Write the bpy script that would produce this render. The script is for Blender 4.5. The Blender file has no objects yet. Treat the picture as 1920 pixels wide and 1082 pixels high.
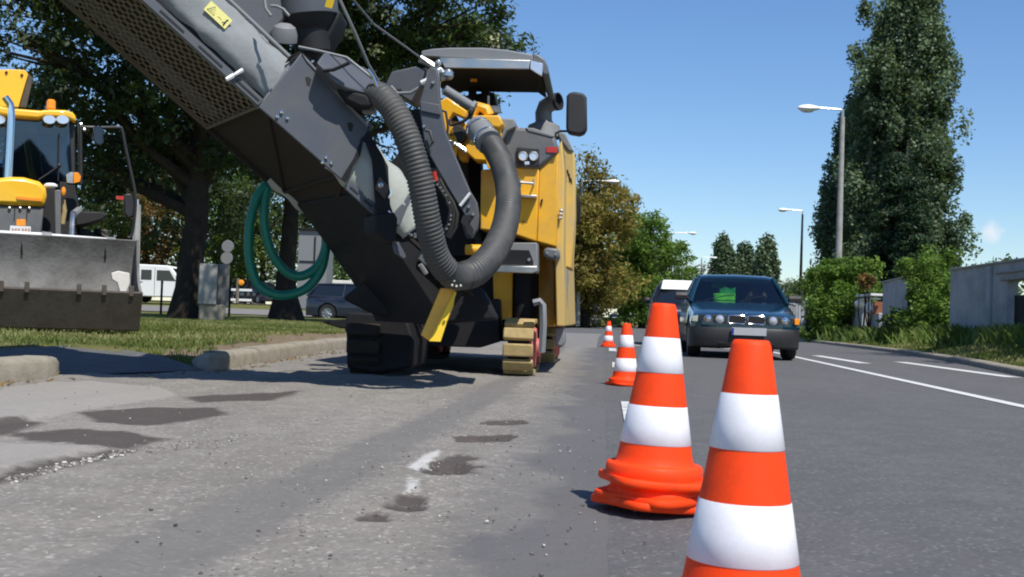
import bpy, math, random
import numpy as np
from mathutils import Vector
random.seed(7)
SC = bpy.context.scene
# ---------------------------------------------------------------- camera, sky, sun, exposure
F = 2200.0; PITCH = math.atan(53/F); ROLL = .035; EYE = .53
_D = np.array([0, math.cos(PITCH), math.sin(PITCH)]); _U0 = np.array([0, -math.sin(PITCH), math.cos(PITCH)]); _R0 = np.array([1., 0, 0])
_R = math.cos(ROLL)*_R0 + math.sin(ROLL)*_U0; _U = -math.sin(ROLL)*_R0 + math.cos(ROLL)*_U0
CAM = np.array([0, 0, EYE])
cd = bpy.data.cameras.new('camera'); co = bpy.data.objects.new('camera', cd); SC.collection.objects.link(co)
from mathutils import Matrix
co.matrix_world = Matrix(((_R[0], _U[0], -_D[0], 0), (_R[1], _U[1], -_D[1], 0), (_R[2], _U[2], -_D[2], EYE), (0, 0, 0, 1)))
cd.sensor_width = 36; cd.lens = 36*F/1920; cd.clip_start = .05; cd.clip_end = 5000
cd.dof.use_dof = True; cd.dof.focus_distance = 6.0; cd.dof.aperture_fstop = 16
SC.camera = co
SUNV = Vector((.34, -.55, 1)).normalized()
W = bpy.data.worlds.new('World'); SC.world = W; W.use_nodes = True
nt = W.node_tree; bg = nt.nodes['Background']; sky = nt.nodes.new('ShaderNodeTexSky')
sky.sky_type = 'NISHITA'; sky.sun_disc = False
sky.sun_elevation = math.asin(SUNV.z); sky.sun_rotation = math.atan2(SUNV.x, SUNV.y)
sky.air_density = 1.0; sky.dust_density = .2; sky.ozone_density = 5; sky.altitude = 100
hs = nt.nodes.new('ShaderNodeHueSaturation'); hs.inputs['Saturation'].default_value = 1.12; hs.inputs['Hue'].default_value = .504; nt.links.new(sky.outputs[0], hs.inputs['Color']); 
def _nd(t, **k):
    n = nt.nodes.new(t)
    for a, b in k.items(): setattr(n, a, b)
    return n
_c = _nd('ShaderNodeTexCoord'); _vec = (.4082, 1., .0862); _l = math.sqrt(sum(v*v for v in _vec)); _sc = _nd('ShaderNodeVectorMath', operation='DISTANCE')   # one small cumulus low over the wall
_nz = _nd('ShaderNodeTexNoise'); _nz.inputs['Scale'].default_value = 160; _nz.inputs['Detail'].default_value = 5
nt.links.new(_c.outputs['Generated'], _sc.inputs[0]); _sc.inputs[1].default_value = tuple(v/_l for v in _vec); nt.links.new(_c.outputs['Generated'], _nz.inputs['Vector'])
_m1 = _nd('ShaderNodeMath', operation='MULTIPLY_ADD'); nt.links.new(_nz.outputs['Fac'], _m1.inputs[0]); _m1.inputs[1].default_value = .011; nt.links.new(_sc.outputs['Value'], _m1.inputs[2])
_mr = _nd('ShaderNodeMapRange'); nt.links.new(_m1.outputs[0], _mr.inputs[0]); _mr.inputs[1].default_value = .0155; _mr.inputs[2].default_value = .0075; _mr.inputs[3].default_value = 0; _mr.inputs[4].default_value = .75
_mx = _nd('ShaderNodeMix', data_type='RGBA'); nt.links.new(_mr.outputs[0], _mx.inputs[0]); nt.links.new(hs.outputs[0], _mx.inputs[6]); _mx.inputs[7].default_value = (6.2, 6.4, 6.8, 1)
nt.links.new(_mx.outputs[2], bg.inputs[0]); bg.inputs[1].default_value = .13
sl = bpy.data.lights.new('sun', 'SUN'); so = bpy.data.objects.new('sun', sl); SC.collection.objects.link(so)
sl.energy = 5.0; sl.angle = math.radians(.5); sl.color = (1, .96, .89)
so.rotation_euler = SUNV.to_track_quat('Z', 'Y').to_euler()
SC.view_settings.view_transform = 'Standard'; SC.view_settings.look = 'None'; SC.view_settings.exposure = 0.12
SC.cycles.filter_width = 2.0
SC.cycles.max_bounces = 8; SC.cycles.transparent_max_bounces = 12

# ---------------------------------------------------------------- pixel and frame helpers
def ray(x, y):
    d = _D + _R*(x-960)/F + _U*(541-y)/F
    return d/d[1]
def P(x, y, Y): return CAM + ray(x, y)*Y
def G(x, y, z=0.):
    d = ray(x, y); return CAM + d*((z-EYE)/d[2])
UX = np.array([.078, 1., 0]); UX /= np.linalg.norm(UX)
TX = np.array([UX[1], -UX[0], 0])
def WS(s, t, z=0.): return UX*s + TX*t + np.array([0, 0, z])
def ST(q): return float(q @ UX), float(q @ TX)
Z3 = np.array([0, 0, 1.])
class Frame:
    """local x (right), y (away), z (up)"""
    def __init__(s, o, y, z=None):
        s.o = np.array(o, float); s.y = np.array(y, float); s.y /= np.linalg.norm(s.y)
        s.z = Z3 if z is None else np.array(z, float); s.z = s.z/np.linalg.norm(s.z)
        s.x = np.cross(s.y, s.z); s.x /= np.linalg.norm(s.x)
        s.z = np.cross(s.x, s.y)
    def __call__(s, x, y, z): return s.o + s.x*x + s.y*y + s.z*z
    def px(s, x, y, d=0.):
        r = ray(x, y); o = s.o + s.y*d
        return CAM + r*(((o-CAM) @ s.y)/(r @ s.y))
WORLD = Frame((0, 0, 0), (0, 1, 0))

# ---------------------------------------------------------------- mesh builder
class MB:
    def __init__(s): s.v = []; s.f = []; s.m = []; s.mi = 0; s.p = []
    def add(s, vs, fs):
        b = len(s.v); s.p.append((b, len(s.f))); s.v += [tuple(map(float, p)) for p in vs]
        for f in fs: s.f.append(tuple(b+i for i in f)); s.m.append(s.mi)
        return s
    def box(s, c, d, fr=WORLD):
        x, y, z = c; a, b, h = d[0]/2, d[1]/2, d[2]/2
        vs = [fr(x+i*a, y+j*b, z+k*h) for k in (-1, 1) for j in (-1, 1) for i in (-1, 1)]
        return s.add(vs, [(0, 2, 3, 1), (4, 5, 7, 6), (0, 1, 5, 4), (2, 6, 7, 3), (0, 4, 6, 2), (1, 3, 7, 5)])
    def prism(s, pts, ext):
        n = len(pts); pts = [np.array(p, float) for p in pts]; ext = np.array(ext, float)
        nn = sum((np.cross(pts[i]-pts[0], pts[(i+1) % n]-pts[0]) for i in range(1, n-1)), np.zeros(3))
        if nn @ ext > 0: pts = pts[::-1]
        vs = pts + [p+ext for p in pts]
        fs = [tuple(range(n)), tuple(range(2*n-1, n-1, -1))] + [(i, i+n, (i+1) % n+n, (i+1) % n) for i in range(n)]
        return s.add(vs, fs)
    def trace(s, fr, pts, d, depth): return s.prism([fr.px(x, y, d) for x, y in pts], fr.y*depth)
    def tube(s, path, r, n=8, cap=True):
        path = [np.array(p, float) for p in path]; m = len(path)
        rs = r if hasattr(r, '__len__') else [r]*m
        up = None; vs = []
        for i, p in enumerate(path):
            t = path[min(i+1, m-1)] - path[max(i-1, 0)]; t = t/(np.linalg.norm(t)+1e-9)
            if up is None: up = np.cross(t, (0, 0, 1) if abs(t[2]) < .9 else (1, 0, 0))
            up = up - t*(up @ t); up /= np.linalg.norm(up)+1e-9; q = np.cross(t, up)
            vs += [p + rs[i]*(up*math.cos(2*math.pi*k/n)+q*math.sin(2*math.pi*k/n)) for k in range(n)]
        fs = [(i*n+k, i*n+(k+1) % n, (i+1)*n+(k+1) % n, (i+1)*n+k) for i in range(m-1) for k in range(n)]
        if cap: fs += [tuple(range(n))[::-1], tuple((m-1)*n+k for k in range(n))]
        return s.add(vs, fs)
    def lathe(s, prof, o=(0, 0, 0), ax=(0, 0, 1), n=24, sq=None):
        o = np.array(o, float); ax = np.array(ax, float); ax /= np.linalg.norm(ax)
        e1 = np.cross(ax, (0, 0, 1) if abs(ax[2]) < .9 else (0, 1, 0)); e1 /= np.linalg.norm(e1); e2 = np.cross(ax, e1)
        vs = []
        for r, z in prof:
            for k in range(n):
                a = 2*math.pi*k/n
                vs.append(o+ax*z+(e1*math.cos(a)+e2*math.sin(a))*r)
        m = len(prof)
        fs = [(i*n+k, i*n+(k+1) % n, (i+1)*n+(k+1) % n, (i+1)*n+k) for i in range(m-1) for k in range(n)]
        return s.add(vs, fs)
    def ball(s, c, r, n=12):
        r = np.array(r if hasattr(r, '__len__') else (r, r, r), float); c = np.array(c, float); m = n//2
        vs = [c+r*np.array((math.sin(math.pi*i/m)*math.cos(2*math.pi*k/n), math.sin(math.pi*i/m)*math.sin(2*math.pi*k/n), math.cos(math.pi*i/m))) for i in range(m+1) for k in range(n)]
        return s.add(vs, [(i*n+k, (i+1)*n+k, (i+1)*n+(k+1) % n, i*n+(k+1) % n) for i in range(m) for k in range(n)])
    def loft(s, secs, closed=True, cap=True):
        n = len(secs[0]); m = len(secs); vs = [p for q in secs for p in q]
        kk = range(n) if closed else range(n-1)
        fs = [(i*n+k, i*n+(k+1) % n, (i+1)*n+(k+1) % n, (i+1)*n+k) for i in range(m-1) for k in kk]
        if cap and closed: fs += [tuple(range(n))[::-1], tuple((m-1)*n+k for k in range(n))]
        return s.add(vs, fs)
    def build(s, name, mat, parent=None, bevel=0, smooth=True, loc=None, ang=.6, label=None):
        root = parent
        if loc is None:
            if parent is None: loc = (0, 0, 0)
            else:
                while root.parent: root = root.parent
                loc = tuple(root.location)
        me = bpy.data.meshes.new(name)
        L = np.array(loc)
        me.from_pydata([tuple(np.array(p)-L) for p in s.v], [], s.f)
        for mm in (mat if isinstance(mat, list) else [mat]): me.materials.append(mm)
        if isinstance(mat, list): me.polygons.foreach_set('material_index', s.m)
        if smooth:
            me.polygons.foreach_set('use_smooth', [True]*len(s.f)); me.update(); me.set_sharp_from_angle(angle=ang)
        o = bpy.data.objects.new(name, me); SC.collection.objects.link(o)
        if parent is not None: o.parent = parent
        else: o.location = loc
        if bevel:
            b = o.modifiers.new('bevel', 'BEVEL'); b.width = bevel; b.segments = 2; b.limit_method = 'ANGLE'; b.angle_limit = .7
            b.harden_normals = False
        if label: o['label'] = label
        return o
def build_each(mb, name, *a, **k):
    """each added solid becomes a part of its own"""
    ends = mb.p[1:]+[(len(mb.v), len(mb.f))]; o = None
    for (v0, f0), (v1, f1) in zip(mb.p, ends):
        q = MB(); q.v = mb.v[v0:v1]; q.f = [tuple(i-v0 for i in f) for f in mb.f[f0:f1]]; q.m = mb.m[f0:f1]; o = q.build(name, *a, **k)
    return o
def tag(o, label, cat, group=None, kind=None):
    if label: o['label'] = label
    if cat: o['category'] = cat
    if group: o['group'] = group
    if kind: o['kind'] = kind
    return o
def thing(name, label, cat, loc, group=None):
    o = bpy.data.objects.new(name, None); SC.collection.objects.link(o); o.location = tuple(map(float, loc)); o.empty_display_size = .2
    return tag(o, label, cat, group)
def copy_tree(o, parent=None):
    c = o.copy(); SC.collection.objects.link(c); c.parent = parent
    for ch in [x for x in SC.objects if x.parent == o]: copy_tree(ch, c)
    return c
def struct(o): o['kind'] = 'structure'; return o

# ---------------------------------------------------------------- materials
def newmat(name):
    m = bpy.data.materials.new(name); m.use_nodes = True
    return m, m.node_tree, m.node_tree.nodes['Principled BSDF']
def N(nt, t, **kw):
    n = nt.nodes.new(t)
    for k, v in kw.items():
        if k in n.inputs: n.inputs[k].default_value = v
        else: setattr(n, k, v)
    return n
def ramp(nt, src, stops):
    r = nt.nodes.new('ShaderNodeValToRGB'); e = r.color_ramp.elements
    while len(e) < len(stops): e.new(.5)
    for i, (p, c) in enumerate(stops):
        e[i].position = p; e[i].color = (*c, 1) if hasattr(c, '__len__') else (c, c, c, 1)
    nt.links.new(src, r.inputs[0]); return r.outputs[0]
def mix(nt, fac, a, b, mode='MIX'):
    n = nt.nodes.new('ShaderNodeMix'); n.data_type = 'RGBA'; n.blend_type = mode
    for s, v in ((n.inputs[0], fac), (n.inputs[6], a), (n.inputs[7], b)):
        if hasattr(v, 'type') and hasattr(v, 'node'): nt.links.new(v, s)
        elif hasattr(v, '__len__'): s.default_value = (*v[:3], 1)
        else: s.default_value = v
    return n.outputs[2]
def objco(nt, rot=0, scale=(1, 1, 1)):
    tc = nt.nodes.new('ShaderNodeTexCoord'); mp = nt.nodes.new('ShaderNodeMapping')
    mp.inputs['Rotation'].default_value = (0, 0, rot); mp.inputs['Scale'].default_value = scale
    nt.links.new(tc.outputs['Object'], mp.inputs[0]); return mp.outputs[0]
def noise(nt, co, scale, detail=4, rough=.6, out='Fac'):
    n = N(nt, 'ShaderNodeTexNoise', Scale=scale, Detail=detail, Roughness=rough); nt.links.new(co, n.inputs['Vector']); return n.outputs[out]
def paint(name, col, rough=.45, metal=0., dirt=.25, dcol=(.12, .10, .08), scale=3., bump=.0, coat=0., spec=.5):
    m, nt, b = newmat(name); co = objco(nt)
    n1 = noise(nt, co, scale, 6, .65)
    f = ramp(nt, n1, [(.42, 0.), (.72, dirt)])
    c = mix(nt, f, col, dcol)
    n2 = noise(nt, co, scale*9, 3)
    c = mix(nt, ramp(nt, n2, [(.3, 0.), (.8, .14)]), c, tuple(x*.5 for x in col))
    nt.links.new(c, b.inputs['Base Color'])
    nt.links.new(ramp(nt, n1, [(.35, rough), (.75, min(1, rough+.3*(dirt > 0)))]), b.inputs['Roughness'])
    b.inputs['Metallic'].default_value = metal; b.inputs['Specular IOR Level'].default_value = spec
    if coat: b.inputs['Coat Weight'].default_value = coat; b.inputs['Coat Roughness'].default_value = .06
    if bump:
        bp = N(nt, 'ShaderNodeBump', Strength=bump, Distance=.01); nt.links.new(n2, bp.inputs['Height']); nt.links.new(bp.outputs[0], b.inputs['Normal'])
    return m
def glass(name, tint=(.25, .32, .36), rough=.03):
    m, nt, b = newmat(name); nt.nodes.remove(b)
    g = N(nt, 'ShaderNodeBsdfGlossy', Roughness=rough); t = nt.nodes.new('ShaderNodeBsdfTransparent'); t.inputs[0].default_value = (*tint, 1)
    fr = N(nt, 'ShaderNodeFresnel', IOR=1.5); mx = nt.nodes.new('ShaderNodeMixShader'); ad = N(nt, 'ShaderNodeMath', operation='ADD'); ad.inputs[1].default_value = .06
    nt.links.new(fr.outputs[0], ad.inputs[0]); nt.links.new(ad.outputs[0], mx.inputs[0]); nt.links.new(t.outputs[0], mx.inputs[1]); nt.links.new(g.outputs[0], mx.inputs[2])
    nt.links.new(mx.outputs[0], nt.nodes['Material Output'].inputs[0]); return m
def leafmat(name, c0, c1, c2, trans=.3):
    m, nt, b = newmat(name)
    at = nt.nodes.new('ShaderNodeAttribute'); at.attribute_name = 'tone'
    col = ramp(nt, at.outputs['Fac'], [(0., c0), (.55, c1), (1., c2)])
    nt.links.new(col, b.inputs['Base Color']); b.inputs['Roughness'].default_value = .55; b.inputs['Specular IOR Level'].default_value = .3
    tr = nt.nodes.new('ShaderNodeBsdfTranslucent'); nt.links.new(mix(nt, .35, col, (.3, .4, .05)), tr.inputs[0])
    mx = nt.nodes.new('ShaderNodeMixShader'); mx.inputs[0].default_value = trans
    nt.links.new(b.outputs[0], mx.inputs[1]); nt.links.new(tr.outputs[0], mx.inputs[2]); nt.links.new(mx.outputs[0], nt.nodes['Material Output'].inputs[0])
    return m

def asphalt(name, base, dark, light, speck, patchy, tint2, gloss=.85):
    m, nt, b = newmat(name); rot = math.atan2(.078, 1)
    co = objco(nt, rot); st = objco(nt, rot, (1.5, .5, 1))
    big = noise(nt, st, .8, 6, .6); mid = noise(nt, co, 5, 6, .7); fine = noise(nt, co, 55, 5, .75)
    vo = N(nt, 'ShaderNodeTexVoronoi', Scale=95.); nt.links.new(co, vo.inputs['Vector'])
    c = mix(nt, ramp(nt, big, [(.35, 0.), (.68, patchy)]), base, tint2)
    c = mix(nt, ramp(nt, mid, [(.4, 0.), (.7, .5)]), c, dark)
    c = mix(nt, ramp(nt, fine, [(.42, 0.), (.60, .45)]), c, dark)
    c = mix(nt, ramp(nt, vo.outputs['Color'], [(.80, 0.), (.86, speck)]), c, light)
    vs = N(nt, 'ShaderNodeTexVoronoi', Scale=21.); nt.links.new(co, vs.inputs['Vector'])
    c = mix(nt, ramp(nt, vs.outputs['Distance'], [(.10, speck*.8), (.16, 0.)]), c, light)
    b.inputs['Roughness'].default_value = gloss; b.inputs['Specular IOR Level'].default_value = .3
    bp = N(nt, 'ShaderNodeBump', Strength=.5, Distance=.012); nt.links.new(fine, bp.inputs['Height'])
    bp2 = N(nt, 'ShaderNodeBump', Strength=.4, Distance=.03); nt.links.new(mid, bp2.inputs['Height']); nt.links.new(bp2.outputs[0], bp.inputs['Normal'])
    nt.links.new(bp.outputs[0], b.inputs['Normal'])
    return m, nt, b, c, co
M = {}
m, nt_, b_, c_, _ = asphalt('new_asphalt', (.118, .114, .113), (.07, .07, .07), (.30, .30, .29), .3, .35, (.175, .172, .168)); nt_.links.new(c_, b_.inputs['Base Color']); M['asphalt'] = m
m, nt_, b_, c_, _ = asphalt('side_asphalt', (.22, .21, .20), (.13, .12, .11), (.34, .33, .31), .3, .5, (.26, .25, .23)); nt_.links.new(c_, b_.inputs['Base Color']); M['side_asphalt'] = m
# milled surface: stains (attribute 'stain') and pale concrete strip (attribute 'pale'), edges broken up by noise
m, nt_, b_, c_, co_ = asphalt('milled_asphalt', (.222, .203, .176), (.125, .113, .097), (.45, .42, .38), .55, .95, (.305, .281, .247))
for att, col, gain in (('grey', (.142, .136, .128), .7), ('pale', (.30, .28, .25), .8), ('asph', (.122, .118, .116), 1.), ('stain', (.06, .048, .042), .88), ('chalk', (.55, .54, .51), .75)):
    a = nt_.nodes.new('ShaderNodeAttribute'); a.attribute_name = att
    nn = noise(nt_, co_, 9 if att != 'chalk' else 40, 6, .7)
    ad = N(nt_, 'ShaderNodeMath', operation='MULTIPLY_ADD'); nt_.links.new(nn, ad.inputs[0]); ad.inputs[1].default_value = .9; nt_.links.new(a.outputs['Fac'], ad.inputs[2])
    c_ = mix(nt_, ramp(nt_, ad.outputs[0], [(.72, 0.), (1.10, gain)] if att != 'grey' else [(.75, 0.), (1.1, gain)]), c_, col)
nt_.links.new(c_, b_.inputs['Base Color']); M['milled'] = m
m, nt_, b_ = newmat('worn_white_paint'); co_ = objco(nt_)
cc = mix(nt_, ramp(nt_, noise(nt_, co_, 14, 6, .75), [(.45, 0.), (.62, .8)]), (.62, .62, .60), (.16, .16, .16)); nt_.links.new(cc, b_.inputs['Base Color']); b_.inputs['Roughness'].default_value = .8; M['lineworn'] = m
m, nt_, b_ = newmat('white_road_paint'); co_ = objco(nt_)
cc = mix(nt_, ramp(nt_, noise(nt_, co_, 14, 6, .75), [(.52, 0.), (.7, .5)]), (.6, .6, .58), (.2, .2, .2)); nt_.links.new(cc, b_.inputs['Base Color']); b_.inputs['Roughness'].default_value = .8; M['line'] = m
def ground(name, c0, c1, c2, sc=1.2):
    m, nt, b = newmat(name); co = objco(nt)
    c = ramp(nt, noise(nt, co, sc, 8, .7), [(.3, c0), (.5, c1), (.7, c2)])
    c = mix(nt, ramp(nt, noise(nt, co, 40, 4, .7), [(.4, 0.), (.7, .5)]), c, tuple(x*.4 for x in c0))
    nt.links.new(c, b.inputs['Base Color']); b.inputs['Roughness'].default_value = .95; b.inputs['Specular IOR Level'].default_value = .1
    bp = N(nt, 'ShaderNodeBump', Strength=.8, Distance=.05); nt.links.new(noise(nt, co, 25, 5, .7), bp.inputs['Height']); nt.links.new(bp.outputs[0], b.inputs['Normal'])
    return m
M['lawn'] = ground('lawn_ground', (.10, .115, .035), (.15, .16, .05), (.24, .20, .10))
M['soil'] = ground('dry_soil', (.20, .15, .10), (.26, .20, .14), (.17, .16, .07), 2.5)
M['earth'] = ground('far_ground', (.10, .12, .04), (.14, .15, .06), (.2, .18, .09), .1)
M['kerb'] = paint('weathered_concrete', (.31, .275, .215), .9, 0, .7, (.15, .13, .09), 6., .5)
M['concrete'] = paint('grey_concrete', (.36, .35, .32), .9, 0, .6, (.16, .15, .13), 4., .4)
M['wallp'] = paint('plastered_wall', (.40, .41, .42), .9, 0, .7, (.20, .20, .20), 1.5, .4)
M['orange'] = paint('fluorescent_orange', (1.0, .062, .004), .5, 0, .45, (.42, .05, .015), 14., .05, spec=.25)
M['white_sleeve'] = paint('reflective_white', (.84, .83, .86), .35, 0, .28, (.55, .53, .52), 16.)
M['yellow'] = paint('machine_yellow', (.85, .43, .012), .36, 0, .55, (.42, .27, .08), 3.5, 0, .2)
M['dullyellow'] = paint('dusty_yellow', (.62, .41, .10), .5, 0, .9, (.40, .33, .20), 3., 0)
M['pad'] = paint('polyurethane_pad', (.42, .31, .13), .75, 0, .6, (.20, .14, .07), 9., .4)
M['jyellow'] = paint('loader_yellow', (.90, .50, .015), .28, 0, .12, (.5, .3, .05), 3., 0, .4)
M['grey'] = paint('machine_grey', (.076, .085, .102), .45, 0, .45, (.12, .115, .105), 2.5, .03)
M['lgrey'] = paint('dusty_grey', (.19, .20, .21), .5, 0, .6, (.20, .18, .15), 3.)
M['midgrey'] = paint('hood_grey', (.12, .125, .13), .4, 0, .6, (.20, .18, .15), 3.)
M['dark'] = paint('dark_steel', (.012, .012, .014), .6, 0, .35, (.03, .027, .024), 4., spec=.25)
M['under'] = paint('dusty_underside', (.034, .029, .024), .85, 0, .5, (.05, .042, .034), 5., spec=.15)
M['perf'] = paint('perforated_steel', (.15, .122, .08), .8, 0, .5, (.08, .065, .045), 5., spec=.2)
M['black'] = paint('black_rubber', (.012, .012, .013), .6, 0, .3, (.05, .045, .04), 6.)
M['tyre'] = paint('muddy_tyre', (.05, .047, .043), .85, 0, .9, (.17, .15, .125), 5., .3)
M['hose'] = paint('ribbed_hose', (.046, .047, .046), .5, 0, .5, (.13, .12, .105), 4.)
M['tarp'] = paint('canvas_tarpaulin', (.25, .265, .265), .8, 0, .6, (.15, .155, .15), 2.2, .35)
M['tarp2'] = paint('pale_canvas', (.38, .40, .36), .8, 0, .4, (.25, .25, .22), 3., .25)
M['metal'] = paint('bare_metal', (.62, .61, .58), .28, 1., .3, (.3, .28, .25), 6.)
M['chrome'] = paint('chrome', (.8, .8, .8), .08, 1., 0)
M['white'] = paint('white_paint', (.78, .78, .76), .4, 0, .15, (.5, .48, .44), 4.)
M['cream'] = paint('cream_paint', (.72, .68, .6), .5, 0, .3, (.4, .36, .3), 4.)
M['steelmud'] = paint('worn_steel', (.20, .193, .18), .75, 0, .95, (.075, .068, .06), 2.6, .5, spec=.3)
M['rustdark'] = paint('dark_rusty_steel', (.085, .07, .055), .75, 0, .7, (.05, .035, .025), 5., .3)
M['green'] = paint('green_hose', (.0, .17, .11), .35, 0, .15, (.02, .06, .04), 4.)
M['redhub'] = paint('dusty_red', (.50, .10, .08), .5, 0, .5, (.45, .3, .25), 8.)
M['pinkhub'] = paint('dusty_pink_steel', (.50, .30, .24), .7, 0, .6, (.35, .25, .2), 8.)
M['sticker'] = paint('pale_yellow_sticker', (.78, .72, .25), .5, 0, .1, (.5, .45, .2), 8.)
M['sticker2'] = paint('yellow_sticker', (.85, .55, .02), .5, 0, .1, (.5, .35, .1), 8.)
M['redlens'] = paint('red_lens', (.5, .03, .015), .15, 0, 0)
M['amber'] = paint('amber_lens', (.9, .30, .02), .15, 0, 0)
M['lens'] = paint('clear_lens', (.75, .76, .78), .08, .6, 0)
M['blue'] = paint('dark_blue_car_paint', (.006, .043, .072), .22, .35, 0, coat=1.)
M['navy'] = paint('navy_car_paint', (.012, .02, .045), .28, .2, .1, coat=.8)
M['blue2'] = paint('blue_car_paint', (.02, .035, .11), .3, .2, .1, coat=.8)
M['blackcar'] = paint('black_car_paint', (.012, .011, .012), .25, .1, 0, coat=.7)
M['silver'] = paint('silver_car_paint', (.30, .33, .37), .3, .5, 0, coat=.5)
M['plastic'] = paint('black_plastic', (.018, .018, .02), .5, 0, .1)
M['plate'] = paint('grey_plate', (.42, .42, .44), .4, 0, 0)
M['euband'] = paint('blue_band', (.02, .03, .25), .4, 0, 0)
M['hivis'] = paint('high_visibility_cloth', (.25, .95, .05), .8, 0, 0)
M['hivis2'] = paint('green_cloth', (.05, .5, .1), .8, 0, 0)
M['skin'] = paint('skin', (.45, .26, .18), .6, 0, 0)
M['cloth'] = paint('dark_cloth', (.03, .03, .05), .9, 0, 0)
M['hair'] = paint('brown_hair', (.05, .03, .02), .7, 0, 0)
M['bark'] = paint('bark', (.045, .036, .028), .95, 0, .7, (.02, .016, .012), 5., 1., spec=.1)
M['greybark'] = paint('grey_bark', (.20, .18, .15), .95, 0, .7, (.08, .07, .06), 5., 1.)
M['glass'] = glass('car_glass', (.42, .5, .5))
M['cabglass'] = glass('cab_glass', (.30, .42, .52))
M['darkglass'] = paint('dark_glass', (.01, .013, .018), .06, 0, 0, spec=.8)
M['brick'] = paint('brick', (.28, .10, .05), .9, 0, .5, (.2, .12, .08), 8., .3)
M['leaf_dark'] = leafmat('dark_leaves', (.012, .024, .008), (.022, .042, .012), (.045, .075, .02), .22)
M['leaf_mid2'] = leafmat('pagoda_leaves', (.016, .032, .008), (.035, .065, .012), (.075, .12, .02), .3)
M['leaf_mid'] = leafmat('mid_leaves', (.03, .055, .012), (.07, .12, .022), (.15, .20, .04), .35)
M['leaf_lime'] = leafmat('bright_leaves', (.05, .10, .012), (.12, .22, .03), (.22, .33, .06), .45)
M['leaf_brown'] = leafmat('browning_leaves', (.13, .10, .02), (.27, .20, .045), (.32, .31, .07), .4)
M['leaf_rust'] = leafmat('rusty_leaves', (.08, .045, .015), (.20, .10, .025), (.26, .16, .04), .3)
M['leaf_poplar'] = leafmat('poplar_leaves', (.045, .075, .04), (.10, .15, .08), (.20, .27, .15), .3)
M['leaf_spruce'] = leafmat('spruce_needles', (.01, .026, .012), (.022, .05, .018), (.04, .085, .028), .1)
M['leaf_far'] = leafmat('distant_leaves', (.04, .065, .035), (.075, .11, .06), (.12, .16, .09), .2)
M['blossom'] = leafmat('pale_blossom', (.4, .42, .2), (.55, .56, .3), (.65, .65, .42), .3)
M['twig'] = leafmat('bare_twigs', (.12, .09, .07), (.17, .13, .10), (.22, .17, .13), .1)
M['grass'] = leafmat('grass_blades', (.10, .13, .03), (.17, .21, .05), (.32, .29, .13), .3)
M['weeds'] = leafmat('weed_leaves', (.05, .09, .02), (.12, .19, .035), (.22, .27, .08), .35)
# ---------------------------------------------------------------- setting: ground, roads, verges
def interp(x, xs, ys): return float(np.interp(x, xs, ys))
def shift(s): return 0. if s < 35 else .0015*(s-35)**2 if s < 150 else 19.8+.345*(s-150)
def tR(s): return interp(s, [0, 14, 20, 27, 40, 60], [4.9, 5.1, 6.0, 6.75, 7.2, 7.3]) + shift(s)
def tL(s): return interp(s, [0, 7.2, 9.3, 16], [-4.0, -3.75, -3.12, -3.55]) + shift(s)
def zL(Y, t=-5): return interp(Y, [0, 8, 14, 45, 65, 90], [.13, .13, .19, .25, .72, .75]) if t < -2 else .13
def grid(name, mat, ss, tfun, nt_, zfun, attrs=None):
    vs = []; 
    for s in ss:
        a, b = tfun(s)
        for k in range(nt_+1):
            t = a+(b-a)*k/nt_; vs.append(WS(s, t, zfun(s, t)))
    m = nt_+1; fs = [(i*m+k, i*m+k+1, (i+1)*m+k+1, (i+1)*m+k) for i in range(len(ss)-1) for k in range(nt_)]
    mb = MB(); mb.v = [tuple(v) for v in vs]; mb.f = fs; mb.m = [0]*len(fs)
    return mb.build(name, mat, None)
gm = MB(); gm.add([(-1500, -200, -.12), (1500, -200, -.12), (1500, 3000, -.12), (-1500, 3000, -.12)], [(0, 1, 2, 3)])
struct(gm.build('ground', M['earth'], smooth=False))
ss = list(np.arange(-3, 60, .5)) + list(np.arange(60, 420, 4))
struct(grid('road', M['asphalt'], ss, lambda s: (.03 if s < 22 else -.1+shift(s) if s < 45 else tL(s), tR(s)), 24, lambda s, t: .004))
# milled lane: fine relief grid
def sd_poly(p, poly):
    """signed distance, positive inside"""
    x, y = p; best = 1e9; inside = False; n = len(poly)
    for i in range(n):
        x1, y1 = poly[i]; x2, y2 = poly[(i+1) % n]
        if (y1 > y) != (y2 > y) and x < (x2-x1)*(y-y1)/(y2-y1)+x1: inside = not inside
        dx, dy = x2-x1, y2-y1; k = max(0, min(1, ((x-x1)*dx+(y-y1)*dy)/(dx*dx+dy*dy+1e-9)))
        best = min(best, math.hypot(x-x1-k*dx, y-y1-k*dy))
    return best if inside else -best
def sd_grid(X, Y, poly):
    best = np.full(X.shape, 1e9); ins = np.zeros(X.shape, bool); n = len(poly)
    for i in range(n):
        x1, y1 = poly[i]; x2, y2 = poly[(i+1) % n]
        if y1 != y2: ins ^= ((y1 > Y) != (y2 > Y)) & (X < (x2-x1)*(Y-y1)/(y2-y1)+x1)
        dx, dy = x2-x1, y2-y1; k = np.clip(((X-x1)*dx+(Y-y1)*dy)/(dx*dx+dy*dy+1e-9), 0, 1)
        best = np.minimum(best, np.hypot(X-x1-k*dx, Y-y1-k*dy))
    return np.where(ins, best, -best)
def g2(pts): return [ST(G(x, y)) for x, y in pts]
STAIN = [g2(q) for q in ([(150, 776), (260, 768), (400, 768), (420, 780), (300, 796), (190, 792)], [(30, 815), (150, 806), (225, 812), (300, 820), (240, 840), (60, 828)], [(-60, 800), (40, 790), (75, 797), (20, 812), (-60, 825)],
                         [(-20, 912), (30, 892), (60, 884), (140, 865), (213, 846), (226, 853), (150, 874), (70, 893), (20, 910)], [(350, 745), (560, 735), (500, 752), (380, 756)])]
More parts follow.
